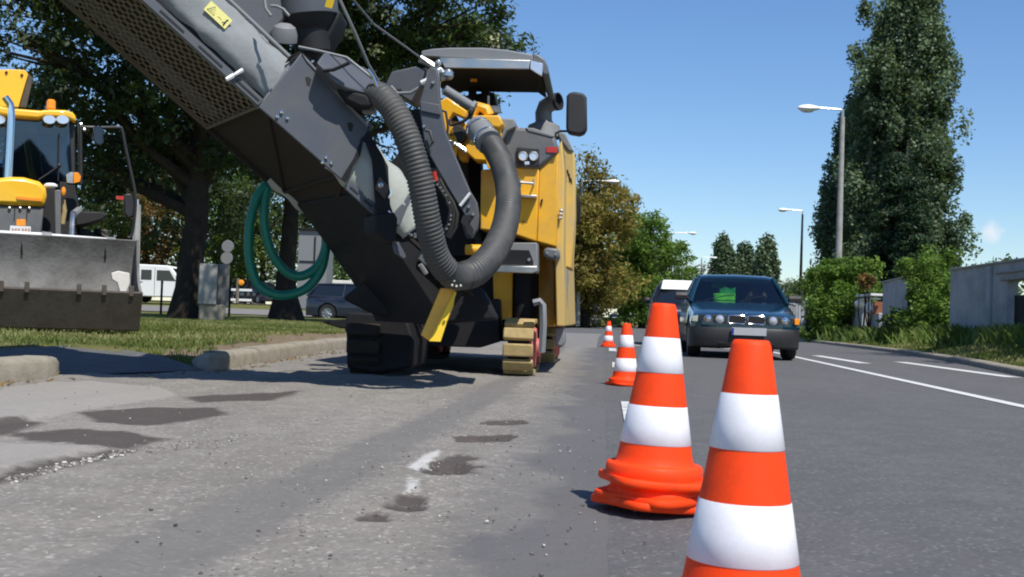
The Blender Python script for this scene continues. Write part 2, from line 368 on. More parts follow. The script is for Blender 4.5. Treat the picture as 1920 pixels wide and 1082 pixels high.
PALE = [g2([(-150, 740), (100, 716), (300, 728), (330, 742), (200, 762), (60, 790), (-150, 810)]), g2([(-150, 838), (190, 843), (120, 868), (20, 893), (-150, 930)])]
CHALK = [g2([(768, 884), (800, 856), (828, 846), (812, 864), (778, 890)]), g2([(768, 905), (780, 903), (779, 925), (767, 927)])]
HOLES = [(840, 881, .20, .11, .05), (905, 821, .17, .13, .045), (950, 793, .14, .11, .04), (760, 941, .12, .07, .02), (700, 966, .09, .05, .02), (870, 862, .16, .07, .02)]
def milled():
    s0, s1, t0, t1 = -1.5, 22., -4.1, .05
    sv = np.concatenate([np.arange(-1.5, 1.8, .15), np.arange(1.8, 9., .028), np.arange(9., 22.01, .1)]); tv = np.concatenate([np.arange(-4.1, -2.6, .05), np.arange(-2.6, .051, .028)])
    S, T = np.meshgrid(sv, tv, indexing='ij'); rs = np.random.RandomState(3)
    z = np.full(S.shape, .006)
    for k in range(40):
        fx, fy = rs.normal(0, 9), rs.normal(0, 2.5); z += .0011*np.sin(S*fy+T*fx+rs.rand()*6)/(1+.0*k)
    z += rs.normal(0, .0012, S.shape)
    stain = np.full(S.shape, -1.)
    for q in STAIN: stain = np.maximum(stain, sd_grid(S, T, q))
    stain = np.clip(.5+stain*5, 0, 1)
    for x, y, ra, rb, dep in HOLES:
        hs, ht = ST(G(x, y)); ang = .15*rs.normal()
        rr = np.sqrt(((S-hs)/ra/.9)**2+((T-ht)/rb/.9)**2) + .18*np.sin(T*34+hs)+.14*np.sin(S*29)
        z -= dep*np.clip(1.15-rr, 0, 1)**.7; stain = np.maximum(stain, np.clip((1.45-rr)*1.6, 0, 1)*(1 if dep > .03 else .6))
    pale = np.full(S.shape, -1.)
    for q in PALE: pale = np.maximum(pale, sd_grid(S, T, q))
    z += np.clip(pale*40, 0, 1)*.018*(S < 5.2)
    pale = np.clip(.5+pale*8, 0, 1)
    ch = np.full(S.shape, -1.)
    for q in CHALK: ch = np.maximum(ch, sd_grid(S, T, q))
    ch = np.clip(.5+ch*16, 0, 1)
    # scraped ridge line left of the drum track
    rl = [(-.2, -1.0), (4.0, -1.02), (8, -1.35), (11, -1.5)]; tr = np.interp(S, [a for a, b in rl], [b for a, b in rl])
    z += .004*np.exp(-((T-tr)/.05)**2)*(rs.rand(*S.shape) > .4)
    bl_ = np.interp(S, [2.2, 4.2, 7.5], [-.92, -.85, -.75]); grey = .25+.38*np.exp(-((T-bl_)/.13)**4)+.7*np.clip((T+.45)/.5, 0, 1)-.25*np.clip((-1.2-T)/.4, 0, 1)+.12*rs.rand()
    fade = np.clip((.06-T)/.12, 0, 1); z = z*fade + .0052*(1-fade)
    V = S[..., None]*UX+T[..., None]*TX+z[..., None]*Z3
    n0, n1 = S.shape; idx = np.arange(n0*n1).reshape(n0, n1)
    q = np.stack([idx[:-1, :-1], idx[:-1, 1:], idx[1:, 1:], idx[1:, :-1]], -1).reshape(-1, 4)
    o = npmesh('milled_lane', V.reshape(-1, 3), q, M['milled'], smooth=True)
    for nm, arr in (('stain', stain), ('pale', pale), ('chalk', ch), ('grey', grey), ('asph', np.clip((T+.30+.06*np.sin(S*3.1)+.05*np.sin(S*7.7))/.27, 0, 1.25))):
        a = o.data.attributes.new(nm, 'FLOAT', 'POINT'); a.data.foreach_set('value', arr.reshape(-1).astype(np.float32))
    struct(o)
def npmesh(name, V, Q, mat, parent=None, tone=None, loc=None, smooth=False):
    me = bpy.data.meshes.new(name); nq, k = Q.shape
    if loc is None: loc = tuple(parent.location) if parent else (0, 0, 0)
    V = V-np.array(loc)
    me.vertices.add(len(V)); me.vertices.foreach_set('co', V.astype(np.float32).ravel())
    me.loops.add(nq*k); me.loops.foreach_set('vertex_index', Q.astype(np.int32).ravel())
    me.polygons.add(nq); me.polygons.foreach_set('loop_start', np.arange(0, nq*k, k, dtype=np.int32))
    if smooth: me.polygons.foreach_set('use_smooth', [True]*nq)
    me.update(calc_edges=True); me.materials.append(mat)
    if tone is not None:
        a = me.attributes.new('tone', 'FLOAT', 'FACE'); a.data.foreach_set('value', tone.astype(np.float32))
    o = bpy.data.objects.new(name, me); SC.collection.objects.link(o)
    if parent: o.parent = parent
    else: o.location = loc
    return o
milled()
# far part of the left lane beyond the milled grid
struct(grid('old_lane', M['side_asphalt'], [22+.5*i for i in range(50)], lambda s: (tL(s), -.1+shift(s)), 12, lambda s, t: .002))
# driveway, its dark asphalt standing in for shade between the kerbs
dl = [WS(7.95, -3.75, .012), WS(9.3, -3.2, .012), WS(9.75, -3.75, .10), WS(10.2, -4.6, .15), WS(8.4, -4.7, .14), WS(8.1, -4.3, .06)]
# lawns
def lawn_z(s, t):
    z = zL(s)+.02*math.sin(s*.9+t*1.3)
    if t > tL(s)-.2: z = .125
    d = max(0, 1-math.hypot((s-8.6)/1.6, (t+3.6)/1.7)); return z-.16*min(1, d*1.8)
sl_ = list(np.arange(2, 30, .3))+list(np.arange(30, 140, 2.5))
struct(grid('lawn', M['lawn'], sl_, lambda s: (-13, tL(s)-.10), 40, lawn_z))
struct(grid('far_lawn', M['lawn'], list(np.arange(0, 200, 4)), lambda s: (-130, -12.9), 20, lambda s, t: zL(s)))
struct(grid('side_road', M['side_asphalt'], list(np.arange(43, 54, 1.)), lambda s: (-90, tL(s)-1.5), 30, lambda s, t: zL(s)+.03))
struct(grid('parking', M['side_asphalt'], list(np.arange(64, 100, 3.)), lambda s: (-90, tL(s)-9), 30, lambda s, t: zL(s)+.05))
def vz(s, t): return .02+.30*min(1, max(0, (t-tR(s))/1.6))+.03*math.sin(s*1.3+t)
struct(grid('verge', M['lawn'], list(np.arange(2, 60, .5))+list(np.arange(60, 300, 5)), lambda s: (tR(s)+.02, 8.8+shift(s)+(12 if s > 60 else 0)), 14, vz))
# kerbs
def kerb(name, path, label):
    mb = MB(); rs = random.Random(len(path)); D = [0]
    for a, b in zip(path, path[1:]): D.append(D[-1]+math.hypot(a[0]-b[0], a[1]-b[1]))
    cuts = [0]
    while cuts[-1] < D[-1]-.3: cuts.append(min(D[-1], cuts[-1]+.98))
    full = path
    for c0, c1 in zip(cuts, cuts[1:]):
      dh = rs.uniform(-.006, .006); ds = [c0+.007]+[d for d in D if c0+.03 < d < c1-.03]+[c1-.007]
      path = [tuple(float(np.interp(d, D, [p[k] for p in full])) for k in range(3)) for d in ds]; path = [(a, b+dh*.5, c+dh) for a, b, c in path]; secs = []
      for i, (s, t, h) in enumerate(path):
        a = path[max(0, i-1)]; b = path[min(len(path)-1, i+1)]
        d = UX*(b[0]-a[0])+TX*(b[1]-a[1]); d /= np.linalg.norm(d); r = np.array([d[1], -d[0], 0]); p = WS(s, t)
        secs.append([p+Z3*-.05, p+Z3*h*.72, p-r*.025+Z3*h*.93, p-r*.06+Z3*h, p-r*.20+Z3*h, p-r*.20+Z3*-.05])
      mb.loft(secs)
    o = mb.build(name, M['kerb'], None, ang=1.2, loc=tuple(WS(full[0][0], full[0][1])))
    return struct(o)
kerb('kerb', [(8.06, -4.3, .11), (8.02, -4.0, .145), (7.92, -3.76, .15), (7.6, -3.70, .15), (7.0, -3.77, .15), (4, -3.9, .15), (0, -4.0, .15)][::-1], '')
kerb('kerb', [(9.72, -3.46, .09), (9.50, -3.34, .13), (9.36, -3.19, .145), (9.5, -3.10, .15), (11, -3.2, .15)]+[(s, tL(s), .15) for s in np.arange(13, 60, 1.)], '')
kerb('kerb', [(s, tR(s), .10) for s in np.arange(60, 2, -1.)], '')
# markings
def strip(name, pts, w, mat, z=.009):
    mb = MB(); L = []; R_ = []
    for i, (s, t) in enumerate(pts):
        a = pts[max(0, i-1)]; b = pts[min(len(pts)-1, i+1)]; d = np.array([b[0]-a[0], b[1]-a[1]]); d /= np.linalg.norm(d)
        L.append(WS(s+d[1]*w/2, t-d[0]*w/2, z)); R_.append(WS(s-d[1]*w/2, t+d[0]*w/2, z))
    n = len(pts); mb.add(L+R_, [(i, i+n, i+n+1, i+1) for i in range(n-1)])
    return struct(mb.build(name, M[mat], smooth=False))
strip('road_marking', [(s, 3.08+.25*max(0, (s-9)/11)+shift(s)) for s in np.arange(0, 60, .5)], .12, 'line')
strip('road_marking', [(18.3, 4.02), (22.2, 3.98)], .2, 'line')
strip('road_marking', [(14.7, 5.0), (19.9, 4.93)], .22, 'line')
for a, b in ((5.0, 7.6), (13.0, 14.6), (19.8, 22.0)): strip('road_marking', [(a, .19), (b, .20)], .13, 'lineworn', .0125)
strip('road_marking', [(25.5, .5), (25.5, 3.2)], .45, 'line')
struct(grid('bare_soil', M['soil'], list(np.arange(9.9, 30, .3)), lambda s: (tL(s)-.72, tL(s)-.12), 4, lambda s, t: lawn_z(s, t)+.008*min(1, (t-tL(s)+.72)/.2)-.002))
struct(grid('bare_soil', M['soil'], list(np.arange(3, 7.7, .3)), lambda s: (tL(s)-.62, tL(s)-.12), 4, lambda s, t: lawn_z(s, t)+.008*min(1, (t-tL(s)+.62)/.2)-.002))
# grass blades and weeds
def blades(name, n, sfun, tfun, zfun, h, w, mat, seed, keep=None):
    rs = np.random.RandomState(seed); S = sfun(rs, n); T = tfun(rs, S); base = S[:, None]*UX+T[:, None]*TX
    base[:, 2] = [zfun(s, t) for s, t in zip(S, T)]
    a = rs.rand(n)*6.28; H = h*(.45+rs.rand(n)); lean = rs.normal(0, .45, (n, 2))
    ww = w*(.6+rs.rand(n)); dx = np.stack([np.cos(a), np.sin(a), 0*a], 1)*ww[:, None]
    tip = base+np.stack([lean[:, 0]*H, lean[:, 1]*H, H], 1); midp = base+(tip-base)*.55; midp[:, 2] += H*.1
    V = np.stack([base-dx, base+dx, midp+dx*.8, tip, midp-dx*.8], 1)
    V = V.reshape(-1, 3); Q = np.arange(n*5).reshape(n, 5)
    patch = .5+.35*np.sin(S*1.1+np.sin(T*2))+.2*rs.normal(size=n)
    o = npmesh(name, V, Q, M[mat], tone=np.clip(patch, 0, 1)); o['kind'] = 'stuff'; return o
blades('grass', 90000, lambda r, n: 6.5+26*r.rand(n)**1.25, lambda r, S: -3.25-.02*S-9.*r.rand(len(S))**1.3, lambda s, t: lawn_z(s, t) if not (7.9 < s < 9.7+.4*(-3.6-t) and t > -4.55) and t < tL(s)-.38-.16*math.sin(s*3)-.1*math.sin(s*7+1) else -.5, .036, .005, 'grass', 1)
blades('grass', 30000, lambda r, n: 12+34*r.rand(n), lambda r, S: np.array([tR(s)+.25+ (8.3-tR(s))*q for s, q in zip(S, r.rand(len(S)))]), vz, .05, .009, 'grass', 2)
blades('weeds', 7000, lambda r, n: 14+40*r.rand(n), lambda r, S: 8.35-abs(r.normal(0, .35, len(S))), vz, .32, .03, 'weeds', 5)
def litter():
    rs = np.random.RandomState(4); n = 900; S = 3.5+20*rs.rand(n); T = np.array([tL(s) for s in S])+np.where(rs.rand(n) < .55, .05+abs(rs.normal(0, .12, n)), -.1-abs(rs.normal(0, .8, n)))
    z = np.array([lawn_z(s, t)+.022 if t < tL(s)-.05 else .016 for s, t in zip(S, T)]); c = S[:, None]*UX+T[:, None]*TX; c[:, 2] = z; a = rs.rand(n)*6.28; r = .012+.014*rs.rand(n)
    d = np.stack([np.cos(a)*r, np.sin(a)*r, rs.normal(0, .004, n)], 1); e = np.stack([-np.sin(a)*r*.5, np.cos(a)*r*.5, rs.normal(0, .004, n)], 1)
    o = npmesh('leaf_litter', np.stack([c-d, c+e, c+d, c-e], 1).reshape(-1, 3), np.arange(n*4).reshape(n, 4), M['leaf_rust'], tone=rs.rand(n)); o['kind'] = 'stuff'
litter()
# loose chips on the milled lane: nobody could count them
def chips():
    rs = np.random.RandomState(11); n = 2600; V = []; Q = []
    S = 1.9+7.5*rs.rand(n)**1.5; T = np.where(rs.rand(n) < .55, rs.normal(-.45, .35, n), -.1-3.4*rs.rand(n)); T = np.minimum(T, .08+.12*rs.rand(n)); 
    la = np.array([ST(G(x, y)) for x, y in ((0, 912), (120, 880), (235, 852))]); lb = np.array([ST(G(x, y)) for x, y in ((230, 850), (430, 828), (700, 772))])
    for k0, k1, ln, sp in ((0, 420, la, .02), (420, 760, lb, .07)):
        f = rs.rand(k1-k0)*2; T[k0:k1] = np.interp(f, [0, 1, 2], ln[:, 1])+rs.normal(0, sp, k1-k0); S[k0:k1] = np.interp(f, [0, 1, 2], ln[:, 0])+rs.normal(0, sp, k1-k0)
    r = .0012+.0030*rs.rand(n)**3; r[:420] *= 1.7
    box = np.array([(-1, -1, -1), (1, -1, -1), (1, 1, -1), (-1, 1, -1), (-.6, -.6, 1), (.7, -.5, .8), (.5, .6, 1), (-.6, .5, .7)])
    q = np.array([(0, 3, 2, 1), (4, 5, 6, 7), (0, 1, 5, 4), (1, 2, 6, 5), (2, 3, 7, 6), (3, 0, 4, 7)])
    a = rs.rand(n)*6.28; ca, sa = np.cos(a), np.sin(a); B = box[None]*np.stack([r*(.7+rs.rand(n)), r, r*.6], 1)[:, None]
    X = B[..., 0]*ca[:, None]-B[..., 1]*sa[:, None]; Y = B[..., 0]*sa[:, None]+B[..., 1]*ca[:, None]
    base = S[:, None]*UX+T[:, None]*TX; V = np.stack([X+base[:, 0:1], Y+base[:, 1:2], B[..., 2]+.009+r[:, None]*.4], -1).reshape(-1, 3)
    Q = (q[None]+8*np.arange(n)[:, None, None]).reshape(-1, 4)
    m, nt, b = newmat('stone_chips'); at = nt.nodes.new('ShaderNodeAttribute'); at.attribute_name = 'tone'
    nt.links.new(ramp(nt, at.outputs['Fac'], [(0, (.07, .06, .055)), (.6, (.2, .18, .16)), (1, (.5, .47, .42))]), b.inputs['Base Color']); b.inputs['Roughness'].default_value = .9
    o = npmesh('gravel', V, Q, m, tone=np.repeat(rs.rand(n), 6)); o['kind'] = 'stuff'
chips()

# ---------------------------------------------------------------- trees
def leaves(name, mat, clumps, nper, lsize, parent, seed, droop=.0, asp=.45, up=.5):
    """clumps: array (k,7): centre, radii, tone"""
    rs = np.random.RandomState(seed); C_ = np.repeat(clumps, nper, 0); n = len(C_)
    d = rs.normal(size=(n, 3)); d /= np.linalg.norm(d, axis=1)[:, None]; rr = rs.rand(n)**.45
    c = C_[:, :3]+d*C_[:, 3:6]*rr[:, None]; c[:, 2] -= droop*rr*C_[:, 5]
    nrm = d*.8+rs.normal(0, .6, (n, 3)); nrm[:, 2] += up; nrm /= np.linalg.norm(nrm, axis=1)[:, None]
    a = rs.normal(size=(n, 3)); a -= nrm*(a*nrm).sum(1)[:, None]; a /= np.linalg.norm(a, axis=1)[:, None]; b = np.cross(nrm, a)
    L = (lsize*(.6+.8*rs.rand(n)))[:, None]; w = L*asp
    V = np.stack([c-a*L*.5, c+b*w*.5-a*L*.05+nrm*L*.06, c+a*L*.5, c-b*w*.5-a*L*.05+nrm*L*.06], 1).reshape(-1, 3)
    tone = np.clip(C_[:, 6]+rs.normal(0, .16, n), 0, 1)
    return npmesh(name, V, np.arange(n*4).reshape(n, 4), mat, parent=parent, tone=tone)
def clumps_in(blobs, dens, cr, seed, flat=.7, hollow=.45):
    rs = np.random.RandomState(seed); out = []
    for (cx, cy, cz, rx, ry, rz) in blobs:
        k = max(3, int(dens*(rx*ry+ry*rz+rx*rz)/3/(cr*cr)))
        d = rs.normal(size=(k, 3)); d /= np.linalg.norm(d, axis=1)[:, None]; r = hollow+(1-hollow)*rs.rand(k)**.6
        p = np.array([cx, cy, cz])+d*r[:, None]*np.array([rx, ry, rz]); q = cr*(.55+.9*rs.rand(k))
        tone = np.clip(.4+.25*rs.normal(size=k), 0, 1)
        out.append(np.column_stack([p, q, q, q*flat, tone]))
    return np.concatenate(out)
def tree(name, label, base, h, rt, blobs, mat, lsize, nper=60, cr=.6, dens=2.2, bark='bark', group=None, seed=1, lean=(0, 0), branches=True, flat=.7, hollow=.45, blossom=None, asp=.45, extra=None, flare=1.5):
    base = np.array(base, float); r = thing(name, label, 'tree', base, group); rs = random.Random(seed)
    mb = MB(); top = base+np.array([lean[0], lean[1], h]); pts = []
    nseg = 10
    for i in range(nseg+1):
        k = i/nseg; pts.append(base+(top-base)*k+np.array([rs.uniform(-.08, .08), rs.uniform(-.08, .08), 0])*rt*2*(i > 0))
    mb.tube([base-Z3*.1]+pts, [rt*flare]+[rt*(1-.65*i/nseg)*(1+(flare-1)*.75*max(0, 1-i/1.2)) for i in range(nseg+1)], 12)
    mb.build('trunk', M[bark], r)
    if branches:
        mb = MB()
        for (cx, cy, cz, rx, ry, rz) in blobs:
            k0 = max(.3, min(.95, (cz-base[2])/h*.65)); p0 = base+(top-base)*k0; p1 = np.array([cx, cy, cz])
            md = (p0+p1)/2+np.array([rs.uniform(-.3, .3), rs.uniform(-.3, .3), rs.uniform(0, .5)])
            mb.tube([p0, md, p1], [rt*.4, rt*.25, rt*.08], 6)
            for _ in range(5):
                q = p1+np.array([rs.uniform(-1, 1)*rx, rs.uniform(-1, 1)*ry, rs.uniform(-.6, .8)*rz])*.8
                mb.tube([md, (md+q)/2+Z3*.2, q], [rt*.16, rt*.1, rt*.03], 5)
        mb.build('limb', M[bark], r)
    cl = clumps_in(blobs, dens, cr, seed, flat, hollow)
    if extra is not None: cl = np.concatenate([cl, extra])
    leaves('crown', M[mat], cl, nper, lsize, r, seed, asp=asp)
    if blossom is not None: leaves('blossom', M['blossom'], np.array(blossom), 40, lsize*.45, r, seed+5, asp=.9)
    return r
def B(px, py, Y, rx, ry, rz): q = P(px, py, Y); return (q[0], q[1], q[2], rx, ry, rz)
# three old pagoda trees over the lawn
q1 = P(350, 596, 28); gb = 'tall trees on the left lawn'
bl = [(-7.5, 25, 8.2, 3.2, 2.6, 1.2), (-5., 24, 9.5, 3.2, 3, 1.6), (-9.5, 22.5, 8.6, 3., 2.4, 1.2), (-6.5, 22, 9.8, 2.6, 2.4, 1.4), (-11.5, 24, 8, 3, 3, 1.5), B(-60, -120, 27, 3, 3, 1.6), B(120, -160, 26, 3, 3, 1.8), B(330, -120, 26, 3, 3, 2.2), B(230, 110, 29, 2.6, 2.5, 1.6), B(420, 60, 29, 2.4, 2.4, 1.8), B(60, -40, 25, 1.9, 2, 1.1), B(330, 240, 30, 2.3, 2.2, 1.3), B(180, 250, 32, 1.9, 2, 1.0), B(520, -90, 28, 2.6, 2.5, 2), B(30, 60, 24, .9, .9, .7), B(200, 190, 26, 1.5, 1.5, 1.0), B(335, 150, 26, 1.6, 1.5, 1.1), B(120, 130, 25.5, 1.3, 1.3, .9), B(440, 270, 28, 1.3, 1.3, .9), B(260, 290, 28.5, 1.5, 1.4, .8), B(350, 60, 26, 1.6, 1.5, 1.1), B(165, 300, 29, 1.0, 1, .7), B(150, 40, 31, 2.6, 2.5, 1.6), B(260, 10, 31, 2.6, 2.5, 1.6), B(100, 330, 33, 2., 2, 1.2), B(230, 330, 34, 2, 2, 1), B(420, 200, 33, 2.4, 2, 1.3), B(0, 200, 31, 2.4, 2, 1.5)]
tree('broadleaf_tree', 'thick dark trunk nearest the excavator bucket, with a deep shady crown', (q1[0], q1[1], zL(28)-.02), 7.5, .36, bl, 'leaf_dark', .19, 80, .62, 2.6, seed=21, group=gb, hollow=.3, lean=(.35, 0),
     blossom=[(*P(25, 18, 23.5), .35, .35, .5, .5), (*P(40, 60, 23.5), .25, .25, .4, .5)])
q2 = P(536, 594, 31)
bl = [(-3.6, 27, 9.2, 2.6, 2.2, 1.4), (-1.8, 26.5, 9.6, 2.2, 2.2, 1.4), B(560, 40, 30, 2.6, 2.6, 1.9), B(700, -20, 29, 2.6, 2.6, 2.0), B(830, 5, 28, 1.9, 2., 1.35), B(760, 90, 29, 1.9, 2, 1.4), B(900, 110, 30, 1.0, 1.2, 1.0), B(640, 170, 31, 2.3, 2.2, 1.4), B(480, 200, 32, 2.0, 2.0, 1.4), B(930, 35, 28, .75, .9, .65), B(960, 78, 28, .36, .5, .3), B(800, -110, 29, 2.1, 2, 1.4), B(905, 190, 30, .5, .7, .35), B(600, 130, 33, 2.8, 2, 1.6), B(740, 60, 32, 2.8, 2, 1.6), B(700, 200, 33, 2.2, 2, 1.3), B(860, 60, 31, 1.7, 2, 1.3), B(560, 280, 34, 2, 2, 1.2)]
tree('broadleaf_tree', 'tree with pale blossom tufts rising behind the milling machine canopy', (q2[0], q2[1], zL(31)), 7.5, .27, bl, 'leaf_mid2', .18, 80, .55, 3.0, seed=22, group=gb, hollow=.3, flare=2.2, asp=.35,
     blossom=[(*P(735, 28, 26.8), .28, .28, .28, .6), (*P(925, 72, 27), .26, .26, .26, .6), (*P(705, 95, 27), .2, .2, .2, .4), (*P(655, 60, 27), .2, .2, .2, .4), (*P(700, 12, 27), .12, .12, .12, .6)])
# trees beyond the side road on the left
gb2 = 'trees behind the parked cars on the left'
def bgtree(name, label, px, Y, h, rad, mat, seed, base_frac=.28, lsize=.3, bark='bark', group=gb2, nper=42, trunk=.22, cr=.8, dens=2.2, zz=None):
    q = P(px, 560, Y); z = zL(Y) if zz is None else zz; rs = random.Random(seed); bl = []
    for i in range(9):
        k = i/8; hh = h*(base_frac+(1-base_frac)*k*.9); rr = rad*math.sin(math.pi*(.25+.62*k))
        for j in range(2 if i < 8 else 1):
            a = rs.uniform(0, 6.28); bl.append((q[0]+math.cos(a)*rr*.45, Y+math.sin(a)*rr*.45, z+hh, rr*.68, rr*.68, h*.12))
    return tree(name, label, (q[0], Y, z), h*.8, trunk, bl, mat, lsize, nper, cr, dens, bark=bark, group=group, seed=seed)
bgtree('broadleaf_tree', 'rusty brown tree seen just right of the concrete pole', 272, 78, 9.5, 3.3, 'leaf_rust', 31, .18)
bgtree('broadleaf_tree', 'yellow-green tree between the thick trunk and the round signs', 405, 80, 11, 3.4, 'leaf_lime', 32, .14)
bgtree('broadleaf_tree', 'olive green tree directly behind the green hose loops', 490, 76, 10, 3., 'leaf_mid', 33, .1)
bgtree('broadleaf_tree', 'green tree seen through the loader door frame', 185, 74, 8.6, 3.4, 'leaf_mid', 34, .15)
bgtree('broadleaf_tree', 'small bright green tree showing above the cream box truck', 645, 95, 6.2, 2., 'leaf_lime', 35, .3)
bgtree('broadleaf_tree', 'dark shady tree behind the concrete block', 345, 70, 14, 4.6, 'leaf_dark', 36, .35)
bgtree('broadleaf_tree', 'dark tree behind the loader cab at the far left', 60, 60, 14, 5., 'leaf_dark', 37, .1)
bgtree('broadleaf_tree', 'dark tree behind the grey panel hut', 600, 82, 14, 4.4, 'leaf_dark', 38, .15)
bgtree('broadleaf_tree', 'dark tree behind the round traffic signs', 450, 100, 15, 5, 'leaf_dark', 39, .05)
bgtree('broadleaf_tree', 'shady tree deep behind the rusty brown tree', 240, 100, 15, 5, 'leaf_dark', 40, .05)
# trees where the road bends
gm2 = 'trees on the left where the road bends'
def bend(label, px, pyt, Y, radpx, mat, seed, bf=.12, dens=2.4, ls=.34, pyb=604, bark='bark', nper=44, trunk=.22):
    h = (600-pyt)/F*Y+.5; return bgtree('broadleaf_tree', label, px, Y, h, radpx*Y/F, mat, seed, bf, ls, bark, gm2, nper, trunk, .7, dens, zz=.1)
bend('browning chestnut tree beside the yellow milling machine side', 1100, 300, 72, 122, 'leaf_brown', 41, .14, 4.2, .28)
bend('brownish olive tree half hidden behind the browning chestnut', 1050, 330, 80, 90, 'leaf_brown', 42, .1)
bend('bright green maple right of the browning chestnut', 1205, 385, 88, 96, 'leaf_lime', 43, .12, 4.0, .3)
bend('small dark green tree at the right end of the bright maple', 1246, 440, 104, 58, 'leaf_lime', 44, .1)
bend('thin grey-green treetop rising behind the bright maple', 1165, 345, 110, 60, 'leaf_far', 45, .3, .9)
bgtree('bare_tree', 'thin bare twiggy tree left of the three far poplars', 1312, 150, 8.6, 2.6, 'twig', 46, .3, .35, 'greybark', None, 12, .15, .9, .9, zz=.1)
bgtree('bare_tree', 'second bare twiggy tree behind the small dark green tree', 1285, 165, 8.0, 2.6, 'twig', 47, .3, .35, 'greybark', None, 12, .15, .9, .9, zz=.1)
# poplars
def poplar(label, px, Y, pytop, wpx, seed, ls, mat='leaf_poplar', cols=5, nper=50, dens=1., zb=.1, group=None, prof=None, cr=.7):
    q = P(px, 600, Y); h = (612-pytop)/F*Y+.5; rs = random.Random(seed); W2 = wpx*Y/F/2; bl = []
    r = thing('poplar_tree', label, 'tree', (q[0], Y, zb), group)
    mb = MB(); b0 = np.array([q[0], Y, zb]); mb.tube([b0, b0+Z3*h*.5, b0+Z3*h*.95], [W2*.12, W2*.07, .05], 8); mb.build('trunk', M['greybark'], r)
    cl = []
    rn = np.random.RandomState(seed); K = int(340*dens)
    stems = [(rn.uniform(-.6, .6), rn.uniform(-.5, .5), rn.uniform(.72, 1.)) for _ in range(cols)]
    mb = MB()
    for sx, sy, sh in stems:
        mb.tube([b0+Z3*h*.06, b0+np.array([sx*W2*.6, sy*W2*.6, h*.3]), b0+np.array([sx*W2, sy*W2, h*.6*sh]), b0+np.array([sx*W2*.7, sy*W2*.7, h*.92*sh])], [W2*.06, W2*.05, W2*.03, .03], 6)
    mb.build('limb', M['greybark'], r)
    for _ in range(K):
        sx, sy, sh = stems[rn.randint(cols)]; k = rn.rand()**.9*sh
        wf = np.interp(k, *prof) if prof else np.interp(k, [0, .08, .3, .6, .85, 1], [.5, .8, 1, .85, .55, .12])
        a = rn.rand()*6.28; rr = (.25+.55*rn.rand()**.5)*(1+.24*math.sin(a*3+k*13)+.16*math.sin(k*37+a*2))
        x = (sx*.62+math.cos(a)*rr*.62)*W2*wf; y = (sy*.6+math.sin(a)*rr*.6)*W2*wf
        q_ = cr*(.6+.8*rn.rand()); cl.append((q[0]+x, Y+y, zb+h*(.06+.94*k), q_*.7, q_*.7, q_*1.3, min(1, max(0, .42+.25*rn.normal()))))
    leaves('crown', M['leaf_poplar'] if mat is None else M[mat], np.array(cl), nper, ls, r, seed, up=.3, asp=.7)
    return r
poplar('huge poplar towering behind the wall and the tall concrete lamp post', 1685, 62, -60, 262, 51, .20, cols=9, nper=150, dens=2.9, cr=.72, prof=([0, .1, .2, .35, .5, .7, .85, 1], [.7, .95, 1.12, 1.12, 1.0, .92, .78, .62]))
poplar('darker poplar merged into the left flank of the huge poplar', 1592, 66, 150, 125, 55, .20, cols=4, nper=140, dens=1.2, cr=.7, prof=([0, .12, .3, .5, .7, .85, 1], [1.0, 1.25, 1.2, 1.0, .7, .5, .3]))
gp = 'far poplars beyond the blue car'
poplar('leftmost of the three far poplars above the blue car roof', 1354, 270, 448, 62, 52, .8, 'leaf_poplar', 4, 40, 1.1, .1, gp, cr=1.6)
poplar('slim middle one of the three far poplars', 1391, 275, 450, 52, 53, .8, 'leaf_poplar', 3, 40, 1.0, .1, gp, cr=1.5)
poplar('broad rightmost one of the three far poplars', 1434, 262, 448, 70, 54, .8, 'leaf_poplar', 4, 40, 1.2, .1, gp, cr=1.6)
# spruce in front of the big poplar
def spruce(label, px, Y, pytop, wpx, seed):
    q = P(px, 610, Y); h = (615-pytop)/F*Y+.3; W2 = wpx*Y/F/2; r = thing('spruce_tree', label, 'tree', (q[0], Y, .1)); rn = np.random.RandomState(seed)
    mb = MB(); b0 = np.array([q[0], Y, .1]); mb.tube([b0, b0+Z3*h], [.22, .03], 8); mb.build('trunk', M['bark'], r)
    cl = []; mb = MB()
    for i in range(150):
        k = rn.rand()**1.2; a = rn.rand()*6.28; R_ = W2*(1-k)**.75*(.75+.35*rn.rand()); z = .6+h*k
        e = b0+np.array([math.cos(a)*R_, math.sin(a)*R_, z-.12*R_]); mb.tube([b0+Z3*z, (b0+Z3*z+e)/2+Z3*.1, e], [.04, .03, .01], 4)
        for j in range(5):
            f = (j+1)/5; p = b0+np.array([math.cos(a)*R_*f, math.sin(a)*R_*f, z-.12*R_*f*f]); s_ = .22+.25*(1-f)+.1
            cl.append((p[0], p[1], p[2]-.1, s_*1.1, s_*1.1, s_*.55, min(1, max(0, .35+.25*f+.15*rn.normal()))))
    mb.build('limb', M['bark'], r); leaves('crown', M['leaf_spruce'], np.array(cl), 55, .17, r, seed, droop=.5, asp=.3)
spruce('dark spruce standing in front of the huge poplar', 1672, 48, 300, 175, 61)
spruce('lower light-edged spruce right of the dark spruce', 1712, 46, 345, 110, 62)
bgtree('broadleaf_tree', 'tall tree behind the right wall whose shade falls on the verge', 2720, 15.5, 9.5, 2.7, 'leaf_mid', 91, .35, .2, 'bark', 'trees behind the right wall', 60, .25, .7, 3.5, zz=.1)
bgtree('broadleaf_tree', 'second shade tree behind the right wall, nearer the gate', 2330, 21, 10.5, 2.9, 'leaf_mid', 92, .35, .2, 'bark', 'trees behind the right wall', 60, .25, .7, 3.5, zz=.1)
